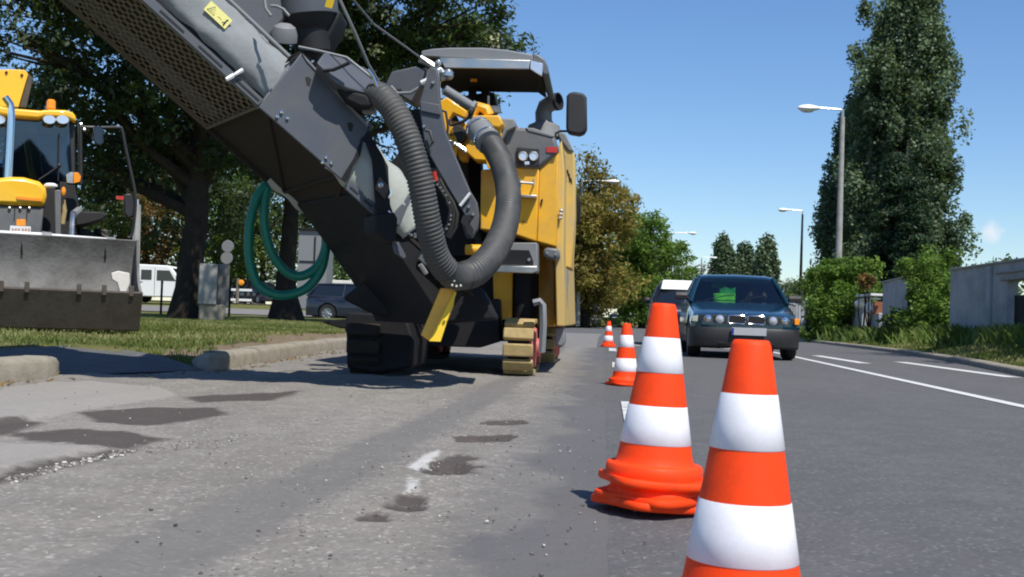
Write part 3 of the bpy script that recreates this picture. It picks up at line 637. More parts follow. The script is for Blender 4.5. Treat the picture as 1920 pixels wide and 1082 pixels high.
# distant trees right of the car and beyond the wall
for i, (px, Y, h, rad, mat, lab) in enumerate([(1478, 190, 8.3, 5, 'leaf_far', 'hazy green tree low on the horizon left of the slim lamp post'), (1510, 150, 6.4, 4, 'leaf_far', 'grey-green tree at the foot of the slim lamp post'), (1532, 120, 6.6, 3.5, 'leaf_mid', 'green tree right behind the slim lamp post foot'),
                                            (1872, 75, 5.1, 1.5, 'leaf_mid', 'treetop just peeping over the grey wall at the right')]):
    bgtree('broadleaf_tree', lab, px, Y, h, rad, mat, 70+i, .1, .45, 'bark', 'distant trees on the right', 36, .2, 1., 2.2, zz=.1)
# bushes and creepers along the right wall
def bush(name, label, blobs, mat, seed, lsize=.1, cr=.28, nper=50, dens=2.6, cat='bush', blobs2=None, mat2=None, stems=True):
    b = blobs[0]; r = thing(name, label, cat, (b[0], b[1], .2)); rs = random.Random(seed); mb = MB()
    for (cx, cy, cz, rx, ry, rz) in blobs:
        for _ in range(4):
            p = np.array([cx+rs.uniform(-.5, .5)*rx, cy+rs.uniform(-.5, .5)*ry, cz]); g = np.array([cx, cy, .15]); mb.tube([g, (g+p)/2+np.array([rs.uniform(-.1, .1), 0, 0]), p], [.03, .02, .01], 5)
    mb.build('stem', M['bark'], r)
    leaves('foliage', M[mat], clumps_in(blobs, dens, cr, seed, .8, .4), nper, lsize, r, seed, asp=.7)
    if blobs2: leaves('foliage', M[mat2], clumps_in(blobs2, dens, cr, seed+1, .8, .3), nper, lsize, r, seed+1, asp=.7)
    return r
bush('creeper', 'leafy creeper mound heaped over the wall at the tall lamp post, bright on top', [B(1568, 508, 42, 1.0, 1.1, .45), B(1610, 512, 41, .9, 1., .45), B(1540, 530, 43, .8, 1, .5), B(1590, 540, 41.5, 1.3, 1., .6), B(1585, 575, 41, 1.4, 1., .6), B(1545, 545, 44, .7, 1., .5), B(1600, 560, 40, 1.0, 1., .5), B(1560, 580, 42, .9, 1., .5), B(1595, 590, 40, .8, .8, .5), B(1535, 590, 45, .6, 1, .6), B(1625, 550, 39, .4, .7, .4), B(1545, 620, 41, .8, .6, .5), B(1580, 615, 40, .8, .6, .4)], 'leaf_lime', 81, .12, .3, 60, 3.2)
bush('creeper', 'creeper with bright green top hanging over the wall beside the plastered pier', [B(1748, 490, 32, .75, .8, .30), B(1715, 505, 32, .5, .6, .3), B(1742, 530, 31.6, .66, .8, .5), B(1740, 570, 31.2, .62, .8, .5), B(1750, 610, 30.6, .66, .6, .4), B(1750, 550, 31.5, .62, .8, .6), B(1735, 590, 31, .7, .8, .5), B(1775, 570, 30, .4, .6, .7), B(1770, 610, 30, .45, .6, .35)], 'leaf_lime', 82, .10, .25, 60, 3.2)
bush('shrub', 'low dark shrub at the foot of the plastered pier', [B(1668, 600, 33, .3, .4, .3), B(1690, 610, 33, .4, .4, .3)], 'leaf_mid', 83, .1, .2)
bush('shrub', 'small orange-tinted shrub on top of the broken gate wall', [B(1633, 525, 37, .35, .4, .18), B(1620, 533, 37.5, .25, .3, .15)], 'leaf_rust', 84, .1, .16)
bush('shrub', 'low weedy shrub at the base of the long plastered wall', [B(1850, 640, 26, .5, .3, .2), B(1870, 645, 25, .4, .3, .18)], 'leaf_mid', 85, .08, .16)
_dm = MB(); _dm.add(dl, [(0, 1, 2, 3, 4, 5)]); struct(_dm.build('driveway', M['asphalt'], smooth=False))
RF = Frame((0, 0, 0), UX)                     # road frame: local x = t, y = s
def top(mb, name, mat, label, cat, loc, group=None, bevel=0, ang=.6):
    o = mb.build(name, mat, None, bevel, loc=tuple(map(float, loc)), ang=ang); return tag(o, label, cat, group)
# ---------------------------------------------------------------- right walls
TW = 8.5
w = thing('plastered_wall', 'long grey plastered wall at the right edge, with a blocked doorway', 'wall', WS(24, TW, 0))
mb = MB(); d0, d1 = 24.3, 25.5
for s0, s1, z0, z1 in ((10, d0, -.1, 2.04), (d1, 29.6, -.1, 2.04), (d0, d1, 1.66, 2.04), (d0, d1, -.1, .72)):
    n = max(1, int((s1-s0)/1.5))
    for i in range(n):
        a, b = s0+(s1-s0)*i/n, s0+(s1-s0)*(i+1)/n
        vs = [WS(a, TW, z0), WS(b, TW, z0), WS(b, TW, z1), WS(a, TW, z1)]
        mb.prism(vs, TX*.22)
mb.build('wall', M['wallp'], w)
mb = MB(); mb.box((TW+.11, 19.8, 2.065), (.32, 19.6, .05), RF); mb.build('coping', M['concrete'], w, .01)
mb = MB(); mb.box((TW-.03, 24.9, 1.70), (.06, 1.9, .07), RF); mb.box((TW-.03, 24.9, 1.84), (.06, 2.6, .04), RF); build_each(mb, 'lintel', M['concrete'], w, .008)
mb = MB(); mb.box((TW+.14, 25.1, .9), (.05, .6, .9), RF); mb.build('blocked_door', M['dark'], w)
mb = MB()
for s in (18, 21.4, 26.6): mb.box((TW-.035, s, 1.0), (.07, .28, 2.), RF)
build_each(mb, 'pilaster', M['wallp'], w, .01)
w = thing('wall_pier', 'pale plastered wall section standing between the two creepers', 'wall', WS(35, TW, 0))
mb = MB(); mb.prism([WS(33.0, TW, -.1), WS(36.6, TW, -.1), WS(36.6, TW, 1.95), WS(33.0, TW, 2.02)], TX*.25); mb.build('wall', M['wallp'], w, .02)
mb = MB(); mb.prism([WS(32.9, TW-.04, 2.023), WS(36.8, TW-.04, 1.953), WS(36.8, TW-.04, 2.0), WS(32.9, TW-.04, 2.08)], TX*.33); mb.build('coping', M['concrete'], w, .01)
w = thing('gate_wall', 'low broken gate wall with a white ledge left of the pale pier', 'wall', WS(38, TW, 0))
mb = MB()
for a, b, h in ((37.0, 38.2, 1.15), (39.4, 41.2, 1.35), (41.2, 43.5, 1.0), (44, 48, 1.0)): mb.prism([WS(a, TW, -.1), WS(b, TW, -.1), WS(b, TW, h), WS(a, TW, h-.12)], TX*.22)
mb.build('wall', M['wallp'], w, .02)
mb = MB(); mb.box((TW+.05, 38.6, 1.62), (.4, 2.2, .07), RF); mb.box((TW+.05, 38.6, 1.5), (.3, 1.9, .05), RF); mb.build('ledge', M['white'], w, .01)
mb = MB(); mb.ball(WS(39.3, TW-.1, 1.36), (.17, .17, .14)); mb.ball(WS(37.9, TW-.1, 1.2), (.13, .13, .24)); mb.build('lamp_globe', M['white'], w)
mb = MB(); mb.box((TW+.05, 37.3, 1.2), (.3, .25, .4), RF); mb.build('brick_infill', M['brick'], w)
f = thing('concrete_fence', 'old fence of pale concrete posts right of the blue car mirror', 'fence', WS(54, TW+.5, 0))
for i, s in enumerate(np.arange(49.5, 62, 1.25)):
    mb = MB(); t = TW+.3+shift(s)-.4; mb.box((t, s, .75), (.14, .14, 1.5+.1*(i % 3)), RF); mb.ball(WS(s, t, 1.58+.05*(i % 3)), .12, 8); mb.build('post', M['wallp'], f, .015)
mb = MB(); mb.prism([WS(49, TW+.1, .1), WS(62, TW+1.1, .1), WS(62, TW+1.1, .85), WS(49, TW+.1, .85)], TX*.08); mb.build('panel', M['wallp'], f)
# motorcyclist-like dark shape behind the mirror: round sign back on a dark board
f = thing('utility_box', 'dark utility box topped by a round grey sign back, right of the blue car', 'utility box', WS(43.0, 7.9, .25))
mb = MB(); mb.box((7.7, 43.0, .85), (.8, .4, 1.0), RF); mb.box((7.75, 43.0, 1.38), (.9, .5, .06), RF); mb.build('cabinet', M['dark'], f, .02)
mb = MB(); mb.tube([WS(43.0, 7.85, .3), WS(43.0, 7.85, 1.95)], .03); mb.build('post', M['metal'], f)
mb = MB(); mb.lathe([(0, 0), (.17, 0), (.18, .02), (.17, .03), (0, .03)], WS(42.95, 7.85, 1.78), -UX, 20); mb.build('sign_back', M['lgrey'], f)

# ---------------------------------------------------------------- street lamps
def lamp(label, base, htop, arm_px, Y, r0=.13, r1=.07, mat='concrete', rev=-1, dark=False, armrise=.15, steel=None):
    t = thing('street_lamp', label, 'street lamp', base, 'street lamps along the road'); b = np.array(base, float); tp = b+Z3*htop
    mb = MB(); mb.tube([b, b+Z3*htop*.5, tp], [r0, (r0+r1)/2, r1], 12); mb.build('pole', M[mat], t)
    L = arm_px*Y/F; e = tp+np.array([rev*L, 0, armrise+.02*L])
    mb = MB(); mb.tube([tp-Z3*.2, tp+Z3*.28], r1*.62, 8); mb.tube([tp+Z3*.24, tp+np.array([rev*L*.1, 0, .27]), e+Z3*.15], [.035, .035, .03], 8); mb.build('arm', M['metal' if not dark else 'dark'], t)
    c = e+np.array([rev*.25, 0, .13]); mb = MB()
    mb.loft([[c+np.array([rev*x, y*w_, z*h_]) for y, z in ((-1, -.3), (-.6, .8), (.6, .8), (1, -.3), (.5, -1), (-.5, -1))] for x, w_, h_ in ((-.42, .05, .05), (-.3, .12, .08), (0, .17, .13), (.25, .15, .11), (.38, .06, .05))])
    mb.build('lamp_head', M['white' if not dark else 'lgrey'], t, ang=.9)
    mb = MB(); mb.ball(c+np.array([rev*.05, 0, -.1]), (.26, .13, .09)); mb.build('lamp_glass', M['lens'], t)
    return t
g = ray(1572, 600)
def at(px, Y, z=.1): q = P(px, 600, Y); return (q[0], Y, z)
lamp('tall thick concrete lamp post in front of the huge poplar', at(1569, 43, .2), 8.1, 52, 43, .145, .085)
lamp('slim dark lamp post left of the huge poplar', at(1499, 85), 8.6, 30, 85, .15, .07, 'dark', dark=False)
lamp('lamp post behind the browning chestnut, its arm crossing the leaves', at(1083, 71), 8.55, 50, 71, .14, .07, rev=1)
lamp('lamp post rising behind the bright green maple', at(1254, 109), 8.5, 34, 109, .16, .08, rev=1)
lamp('farthest lamp post beside the thin bare trees', at(1312, 150), 8.6, 20, 150, .18, .09, rev=1)
q = G(248, 590, .2); cp = thing('concrete_pole', 'grey concrete pole behind the right edge of the excavator bucket', 'pole', (P(249, 580, 22)[0], 22, .2))
mb = MB(); a = P(250, 585, 22); b_ = P(258, 384, 22); mb.tube([a, (a+b_)/2, b_], [.095, .08, .065], 8); mb.build('shaft', M['concrete'], cp)
mb = MB(); mb.tube([b_-Z3*.02, b_+Z3*.10], [.03, .02], 6); mb.build('spigot', M['metal'], cp)

# ---------------------------------------------------------------- cones
CONE = {}
def cone(loc, label, tilt=(0, 0, 0), rz=0., bands=True, seed=0):
    t = thing('traffic_cone', label, 'traffic cone', loc, 'traffic cones along the lane line'); t.rotation_euler = (tilt[0], tilt[1], rz)
    if 'c' not in CONE:
        def rad(z): return .1085-(z-.045)*(.1085-.0335)/(.5-.045)
        c = MB(); pr = [(.131, .012), (.134, .03), (.133, .052), (.127, .057), (.112, .056), (.107, .062)]+[(rad(z), z) for z in (.08, .1, .16, .22, .3, .4, .49)]+[(.031, .499), (.026, .5), (.024, .493), (.022, .45)]
        c.lathe(pr, n=64); CONE['c'] = c
        b = MB(); secs = []
        for z, k in ((.0, .97), (.004, 1.), (.016, 1.), (.022, .98)):
            q = []
            for i in range(48):
                a = 2*math.pi*i/48; ca, sa = math.cos(a), math.sin(a); e = (abs(ca)**5+abs(sa)**5)**(-1/5)*.137*k
                q.append(np.array([ca*e, sa*e, z+.004*math.sin(a*2+1)]))
            secs.append(q)
        b.loft(secs); CONE['b'] = b
        for i, (z0, z1) in enumerate(((.112, .217), (.308, .405))):
            s_ = MB(); s_.lathe([(rad(z0)+.0004, z0), (rad(z0)+.0014, z0+.001), (rad((z0+z1)/2)+.0014, (z0+z1)/2), (rad(z1)+.0014, z1-.001), (rad(z1)+.0004, z1)], n=64); CONE['s%d' % i] = s_
        nb = MB(); nb.lathe([(.128, .012), (.131, .022), (.126, .032), (.118, .052), (.098, .056), (.086, .08), (.07, .16), (.05, .30)], n=64); CONE['n'] = nb
        for k in list(CONE):
            o = CONE[k].build('x', M['white_sleeve' if k[0] == 's' else 'orange'], None, ang=1.0); CONE[k] = o.data; bpy.data.objects.remove(o)
    for k, nm in (('b', 'base'), ('c', 'cone_body'), ('n', 'cone_body'), ('s0', 'white_band'), ('s1', 'white_band')):
        if (not bands and k[0] in 'sc') or (bands and k == 'n'): continue
        o = bpy.data.objects.new(nm, CONE[k]); SC.collection.objects.link(o); o.parent = t
    return t
c1 = P(1388, 1140, 2.09); cone((c1[0], 2.09, .004), 'nearest cone, cropped by the bottom edge of the picture', rz=.3, tilt=(0, .012, 0))
c2 = WS(3.29, .155)
cone((c2[0], c2[1], .082), 'topmost cone of the stack of three beside the nearest cone', rz=.2, tilt=(.0, .03, 0))
cone((c2[0]+.006, c2[1], .043), 'middle cone of the stack, only its warped base showing', rz=.75, tilt=(.03, -.05, 0), bands=False)
cone((c2[0]-.006, c2[1]+.002, .018), 'bottom cone of the stack, base flat on the milled lane', rz=.5, tilt=(-.02, .05, 0), bands=False)
c3 = WS(9.6, .2); cone((c3[0], c3[1], .009), 'single cone just left of and behind the cone stack', rz=.35)
c4 = WS(23.2, .13); cone((c4[0], c4[1], .009), 'small farthest cone, left of the others', rz=.1)

# ---------------------------------------------------------------- cars
def wheel(parent, fr, x, y, r, w_, mat='tyre', rim='silver'):
    ax = fr.x*(1 if x > 0 else -1); c = fr(x, y, r)
    mb = MB(); mb.lathe([(r*.62, -w_/2), (r*.9, -w_/2), (r, -w_*.3), (r, w_*.3), (r*.92, w_/2), (r*.64, w_/2)], c, ax, 28); wh = mb.build('wheel', M['black'], parent)
    mb = MB(); mb.lathe([(r*.64, w_*.48), (r*.6, w_*.38), (r*.55, w_*.2), (.001, w_*.2)], c, ax, 24)
    for k in range(7):
        a = k*2*math.pi/7; e1 = fr.y*math.cos(a)+Z3*math.sin(a); mb.tube([c+ax*w_*.3+e1*r*.1, c+ax*w_*.36+e1*r*.58], [r*.1, r*.07], 5)
    mb.ball(c+ax*w_*.3, (r*.14,)*3, 8); mb.build('rim', M[rim], wh)
def car(name, label, pos, yaw, L=4.4, Wd=1.7, H=1.38, mat='blue', style='sedan', see=False, group=None, front=True, detail=True, cat='car'):
    fr = Frame(pos, (math.sin(yaw), math.cos(yaw), 0)); t = thing(name, label, cat, pos, group)
    # local: x right, y from front (0) to rear (L), z up
    hood = .70*H/1.38; belt = .90*H/1.38; hw = Wd/2
    ws0, ws1 = (.30*L, .44*L) if style != 'van' else (.10*L, .22*L)
    rw0, rw1 = {'sedan': (.73*L, .86*L), 'wagon': (.90*L, .985*L), 'van': (.93*L, .99*L)}[style]
    tail = belt*(1.02 if style != 'sedan' else 1.0)
    wr = .31*H/1.38 if style != 'van' else .33; wy = (.175*L, .80*L)
    def ztop(y):
        if style == 'van': return interp(y, [0, .04*L, ws0, L], [hood*.98, hood*1.15, belt, belt])
        return interp(y, [0, .03*L, .10*L, ws0, ws0+.1, rw1, L-.08, L], [hood*.90, hood*.98, hood*1.06, belt*.985, belt, tail, tail*.97, tail*.86])
    def hwf(y): return hw*interp(y, [0, .02*L, .08*L, .25*L, .75*L, .93*L, .985*L, L], [.80, .90, .965, 1., 1., .96, .90, .82])
    def zb(y):
        z = .2
        for c in wy:
            d = abs(y-c); ra = wr*1.16
            if d < ra: z = max(z, wr+math.sqrt(ra*ra-d*d))
        return z
    ys = sorted(set([0, .01*L, .02*L, .04*L, .07*L, L, .99*L, .975*L, .95*L]+[c+wr*1.16*k for c in wy for k in (-1.001, -1, -.97, -.85, -.65, -.4, -.15, .15, .4, .65, .85, .97, 1, 1.001)]+list(np.linspace(.08*L, .94*L, 16))))
    secs = []
    for y in ys:
        w_ = hwf(y); zt = ztop(y); b0 = zb(y); q = []
        prof = [(.86, .17), (.97, .22), (1.0, .42), (1.005, .55*H/1.38), (.985, zt-.12), (.95, zt-.035), (.86, zt-.002), (.5, zt+.018), (0, zt+.026)]
        pts = [(a*w_, max(z, min(b0, zt-.03) if a > .8 else z)) for a, z in prof]
        q = [fr(-x, y, z) for x, z in pts]+[fr(x, y, z) for x, z in pts[:-1][::-1]]
        secs.append(q)
    mb = MB(); mb.loft(secs); body = mb.build('body', M[mat], t, ang=.75)
    # greenhouse frame: pillars and roof
    tw = hw*.74 if style != 'van' else hw*.9; bw = hw*.95
    base = [(-bw, ws0), (bw, ws0), (bw, rw1), (-bw, rw1)]; zr = H
    def gp(x, y, k, inset=0.):     # k 0 belt .. 1 roof; bilinear on side planes
        return fr(x, y, k)
    zc = belt-.02; A0 = lambda s: fr(s*bw*.93, ws0, zc); A1 = lambda s: fr(s*tw*.93, ws1, zr-.06)
    D0 = lambda s: fr(s*bw*.93, rw1, zc); D1 = lambda s: fr(s*tw*.93, rw0, zr-.06)
    mb = MB(); secs = []
    for y, dz, k in ((ws1-.05, -.075, .93), (ws1+.04, -.035, .98), (ws1+.25, -.008, 1.), ((ws1+rw0)/2, 0, 1), (rw0-.2, -.008, 1.), (rw0-.03, -.035, .98), (rw0+.05, -.075, .93)):
        q = [(-tw*k, zr+dz-.05), (-tw*.97*k, zr+dz-.018), (-tw*.8*k, zr+dz), (0, zr+dz+.012), (tw*.8*k, zr+dz), (tw*.97*k, zr+dz-.018), (tw*k, zr+dz-.05), (tw*.9*k, zr+dz-.06), (-tw*.9*k, zr+dz-.06)]
        secs.append([fr(x, y, z) for x, z in q])
    mb.loft(secs); mb.build('roof', M[mat], t, ang=.75)
    for s in (-1, 1):
        mb = MB(); mb.tube([A0(s*1.05), (A0(s*1.05)+A1(s*1.04))/2+Z3*.02, A1(s*1.04)], [.04, .033, .03], 6); mb.tube([D0(s*1.03), (D0(s*1.03)+D1(s*1.03))/2+Z3*.02, D1(s*1.03)], [.07, .05, .045], 6)
        ym = (ws1+rw0)/2; mb.tube([fr(s*bw*.98, ym+.02, zc), fr(s*tw*.98, ym, zr-.05)], .035, 6)
        mb.tube([fr(s*bw*.985, ws0+.1, belt-.01), fr(s*bw*.99, rw1-.1, belt-.01)], .02, 5); mb.tube([fr(s*tw*.985, ws1, zr-.05), fr(s*tw*.985, rw0, zr-.05)], .028, 6); mb.build('pillar', M[mat], t)
    gl = M['glass'] if see else M['darkglass']
    def pane(nm, pts, mat_=gl):
        m_ = MB(); n = np.cross(pts[1]-pts[0], pts[2]-pts[0]); n /= np.linalg.norm(n); m_.prism(pts, n*.006); return m_.build(nm, mat_, t, smooth=False)
    mb = MB(); R5 = 7; vs = []
    for k in (0, .5, 1):
        for i in range(R5):
            x = -1+2*i/(R5-1); p = A0(1)*(1-k)+A1(1)*k; p = p*(x+1)/2+(A0(-1)*(1-k)+A1(-1)*k)*(1-x)/2; vs.append(p-fr.y*.09*(1-x*x)+Z3*.02*(1-x*x))
    mb.add(vs, [(j*R5+i, j*R5+i+1, (j+1)*R5+i+1, (j+1)*R5+i) for j in (0, 1) for i in range(R5-1)]); mb.build('windscreen', gl, t, ang=2)
    pane('rear_window', [D0(-1), D0(1), D1(1), D1(-1)])
    for s in (-1, 1):
        pane('side_window', [fr(s*bw*.965, ws0+.12, zc), fr(s*bw*.965, ym-.0, zc), fr(s*tw*.965, ym-.0, zr-.06), fr(s*tw*.965, ws1+.03, zr-.06)])
        pane('side_window', [fr(s*bw*.965, ym+.06, zc), fr(s*bw*.965, rw1-.12, zc), fr(s*tw*.965, rw0-.03, zr-.06), fr(s*tw*.965, ym+.06, zr-.06)])
    for y in wy:
        for s in (-1, 1): wheel(t, fr, s*(hw-.11), y, wr, .2)
    mb = MB(); mb.box((0, .5*L, .22), (Wd*.7, L*.9, .1), fr)
    for y in wy: mb.box((0, y, .42), (Wd*.80, wr*2.1, .5), fr)
    mb.build('underbody', M['black'], t)
    if detail:
        ye = 0 if front else L; sg = -1 if front else 1
        for s in (-1, 1):
            m_ = MB(); m_.box((s*hw*.66, ye+sg*(-.045), hood*.83), (hw*.34, .14, .13), fr); m_.build('headlight' if front else 'tail_light', M['lens' if front else 'redlens'], t, .02)
            m_ = MB(); c = fr(s*(hw+.10), ws0+.12, belt+.06); m_.ball(c, (.1, .06, .07)); m_.tube([c, fr(s*hw*.96, ws0+.14, belt-.01)], .02, 5); m_.build('mirror', M['plastic'], t)
        m_ = MB(); m_.box((0, ye+sg*.02, .43), (.5, .02, .11), fr); m_.build('number_plate', M['white'], t)
        m_ = MB(); m_.box((0, ye+sg*.0, .36), (Wd*.84, .12, .22), fr); m_.build('bumper', M['plastic'], t, .03)
    return t, fr
# --- the oncoming dark blue saloon
YAW = math.atan(.078)
pos = WS(18.15, 2.19, .004); t, fr = car('sedan_car', 'dark blue saloon car driving towards the cones in the open lane', pos, YAW+.02, 4.43, 1.70, 1.375, 'blue', 'sedan', see=True, detail=False)
H_ = M['plastic']
mb = MB()
secs = []
for x, yf in ((-.84, .34), (-.80, .12), (-.70, .02), (-.45, -.05), (0, -.075), (.45, -.05), (.70, .02), (.80, .12), (.84, .34)): secs.append([fr(x, yf+a, z) for a, z in ((.04, .17), (-.02, .20), (-.045, .30), (-.05, .44), (-.03, .475), (.10, .485), (.18, .3))])
mb.loft(secs); mb.build('bumper', M['plastic'], t, ang=.7)
mb = MB(); secs = []
for x, yf in ((-.835, .20), (-.80, .10), (-.70, .015), (-.45, -.045), (0, -.06), (.45, -.045), (.70, .015), (.80, .10), (.835, .20)): secs.append([fr(x, yf+a, z) for a, z in ((.02, .472), (-.015, .478), (-.015, .515), (.10, .525))])
mb.loft(secs); mb.build('front_valance', M['blue'], t, ang=.7)
mb = MB(); mb.box((0, -.065, .285), (.85, .05, .12), fr); mb.build('lower_intake', M['black'], t, .01)
yn = -.015
for s in (-1, 1):
    mb = MB(); mb.box((s*.145, yn+.0, .605), (.25, .05, .115), fr); kg = mb.build('grille', M['black'], t, .015)
    mb = MB(); q = [fr(s*.145+a*.127, yn-.022, .605+b*.062) for a, b in ((-1, -.8), (-.85, -1), (.85, -1), (1, -.8), (1, .8), (.85, 1), (-.85, 1), (-1, .8), (-1, -.8))]; mb.tube(q, .0095, 6); mb.build('grille_surround', M['chrome'], kg)
    mb = MB()
    for k in range(9): mb.box((s*.145-.1+k*.025, yn-.016, .605), (.004, .03, .1), fr)
    build_each(mb, 'grille_slat', M['plastic'], kg)
    hl = MB(); hl.prism([fr(s*x, yl, z) for x, yl, z in ((.30, -.03, .545), (.72, .03, .55), (.72, .03, .655), (.30, -.03, .665))], fr.y*.08); h = hl.build('headlight', M['plastic'], t, .01)
    for x in (.40, .58):
        mb = MB(); yy = interp(x, [.3, .72], [-.045, .015]); mb.lathe([(.001, .018), (.03, .015), (.052, .004), (.058, -.01), (.064, 0.), (.066, -.014), (.06, -.03)], fr(s*x, yy, .604), -fr.y, 24); mb.build('lamp', M['lens' if x < .5 else 'chrome'], h)
    mb = MB(); mb.prism([fr(s*x, yl, z) for x, yl, z in ((.73, .025, .55), (.815, .11, .555), (.815, .11, .645), (.73, .025, .652))], fr.y*.06); mb.build('indicator', M['amber' if s > 0 else 'lens'], t, .008)
    mb = MB(); c = fr(s*.93, 1.50, .965); mb.loft([[c+fr.x*s*dx+fr.y*dy+Z3*dz for dy, dz in ((-.05, -.05), (-.06, .02), (-.03, .075), (.05, .075), (.05, -.05))] for dx in (-.11, .06, .10)]); mb.tube([c-fr.x*s*.1, fr(s*.80, 1.52, .90)], .025, 6); mb.build('mirror', M['plastic'], t, .02)
    mb = MB(); mb.box((s*.855, 2.2, .50), (.02, 2.2, .05), fr); mb.build('side_moulding', M['plastic'], t, .005)
mb = MB(); mb.box((.03, -.145, .425), (.52, .014, .115), fr); pl = mb.build('number_plate', M['plate'], t, .003)
mb = MB(); mb.box((-.215, -.154, .425), (.035, .006, .10), fr); mb.build('blue_band', M['euband'], pl)
mb = MB(); mb.lathe([(0, .006), (.03, .006), (.036, 0)], fr(0, .08, .722), (fr.y*-.6+Z3*.8), 20); em = mb.build('emblem', M['chrome'], t)
for k in range(2):
    mb = MB(); c = fr(0, .08, .722)+(fr.y*-.6+Z3*.8)*.008; e1 = fr.x; e2 = np.cross(fr.y*-.6+Z3*.8, fr.x)
    a = [math.pi*k+j*math.pi/8 for j in range(5)]; mb.add([c]+[c+(e1*math.cos(q)+e2*math.sin(q))*.02 for q in a], [(0, 1, 2, 3, 4, 5)]); mb.build('emblem_quarter', M['euband'], em, smooth=False)
mb = MB(); mb.box((0, 1.46, .885), (1.3, .03, .02), fr)
for x0 in (-.55, .0): mb.tube([fr(x0, 1.40, .905), fr(x0+.35, 1.55, 1.0), fr(x0+.50, 1.58, 1.02)], .008, 5)
build_each(mb, 'wiper', M['plastic'], t)
mb = MB(); mb.box((0, 1.72, .86), (1.36, .35, .1), fr); mb.build('dashboard', M['plastic'], t, .03)
for s in (-1, 1):
    mb = MB(); mb.box((s*.36, 2.45, .80), (.46, .12, .55), fr); mb.box((s*.36, 2.43, 1.15), (.24, .09, .15), fr); mb.build('seat', M['cloth'], t, .04)
mb = MB(); c = fr(.36, 1.95, .93); mb.tube([c+(fr.x*math.cos(a)+(Z3*.9+fr.y*.43)*math.sin(a))*.18 for a in np.linspace(0, 2*math.pi, 20)], .014, 6); mb.build('steering_wheel', M['plastic'], t)
mb = MB(); mb.box((0, 2.0, 1.235), (.2, .02, .05), fr); mb.build('inner_mirror', M['plastic'], t, .01)
mb = MB(); mb.tube([fr(.1, 3.1, 1.37), fr(.1, 3.15, 1.41)], [.03, .01], 8); mb.build('antenna', M['plastic'], t)
# driver: one skinned body
def person(name, label, loc, joints, edges, mat, hair=None, shirt=None):
    me = bpy.data.meshes.new(name); L = np.array(loc, float)
    me.from_pydata([tuple(np.array(j[0])-L) for j in joints], edges, []); o = bpy.data.objects.new(name, me); SC.collection.objects.link(o); o.location = tuple(L)
    me.materials.append(mat); sk = o.modifiers.new('skin', 'SKIN'); sk.use_smooth_shade = True
    for i, j in enumerate(joints): r = j[1]; me.skin_vertices[0].data[i].radius = (r, r*.85)
    me.skin_vertices[0].data[0].use_root = True
    sb = o.modifiers.new('sub', 'SUBSURF'); sb.levels = 1; sb.render_levels = 2
    return tag(o, label, 'person')
J = [(fr(.36, 2.32, .55), .15), (fr(.36, 2.33, .78), .14), (fr(.36, 2.33, .93), .16), (fr(.36, 2.31, 1.03), .05), (fr(.36, 2.28, 1.11), .075), (fr(.36, 2.28, 1.20), .085), (fr(.36, 2.28, 1.25), .05),
     (fr(.18, 2.33, .95), .06), (fr(.16, 2.15, .80), .045), (fr(.22, 1.97, 1.0), .035), (fr(.25, 1.93, 1.06), .03), (fr(.54, 2.33, .95), .06), (fr(.58, 2.15, .82), .045), (fr(.50, 1.97, 1.0), .035), (fr(.47, 1.93, 1.06), .03)]
pn = person('person', 'driver in dark clothes at the wheel of the blue saloon', fr(.36, 2.32, .45), J, [(0, 1), (1, 2), (2, 3), (3, 4), (4, 5), (5, 6), (2, 7), (7, 8), (8, 9), (9, 10), (2, 11), (11, 12), (12, 13), (13, 14)], M['skin'])
mb = MB(); L0 = pn.location; mb.ball(fr(.36, 2.31, 1.215), (.092, .10, .085)); mb.build('hair', M['hair'], pn)
mb = MB(); mb.loft([[fr(.36+a*w_, 2.33+b*d_, z) for a, b in ((-1, 0), (-.7, -1), (0, -1.1), (.7, -1), (1, 0), (.7, 1), (-.7, 1))] for z, w_, d_ in ((.5, .17, .13), (.75, .18, .14), (.93, .215, .14), (.995, .12, .10), (1.02, .07, .07))]); mb.build('shirt', M['cloth'], pn)
for s in (-1, 1):
    mb = MB(); mb.tube([fr(.36+s*.17, 2.33, .94), fr(.36+s*.21, 2.15, .81), fr(.36+s*.15, 2.0, .97)], [.075, .06, .048], 8); mb.build('sleeve', M['cloth'], pn)
    mb = MB(); mb.ball(fr(.36+s*.035, 2.195, 1.175), (.013, .008, .009), 8); mb.build('eye', M['black'], pn)
    for k in range(4):
        mb = MB(); c = fr(.36+s*(.11-.002*k), 1.935, 1.075-k*.019); mb.tube([c, c+fr.y*-.03+fr.x*s*.012, c+fr.y*-.045-fr.x*s*.02], [.0095, .009, .007], 6); mb.build('finger', M['skin'], pn)
mb = MB(); mb.tube([fr(.36, 2.205, 1.17), fr(.36, 2.18, 1.14), fr(.36, 2.20, 1.135)], [.008, .014, .008], 6); mb.build('nose', M['skin'], pn)
mb = MB(); mb.box((.36, 2.203, 1.105), (.045, .01, .008), fr); mb.build('mouth', M['redlens'], pn)
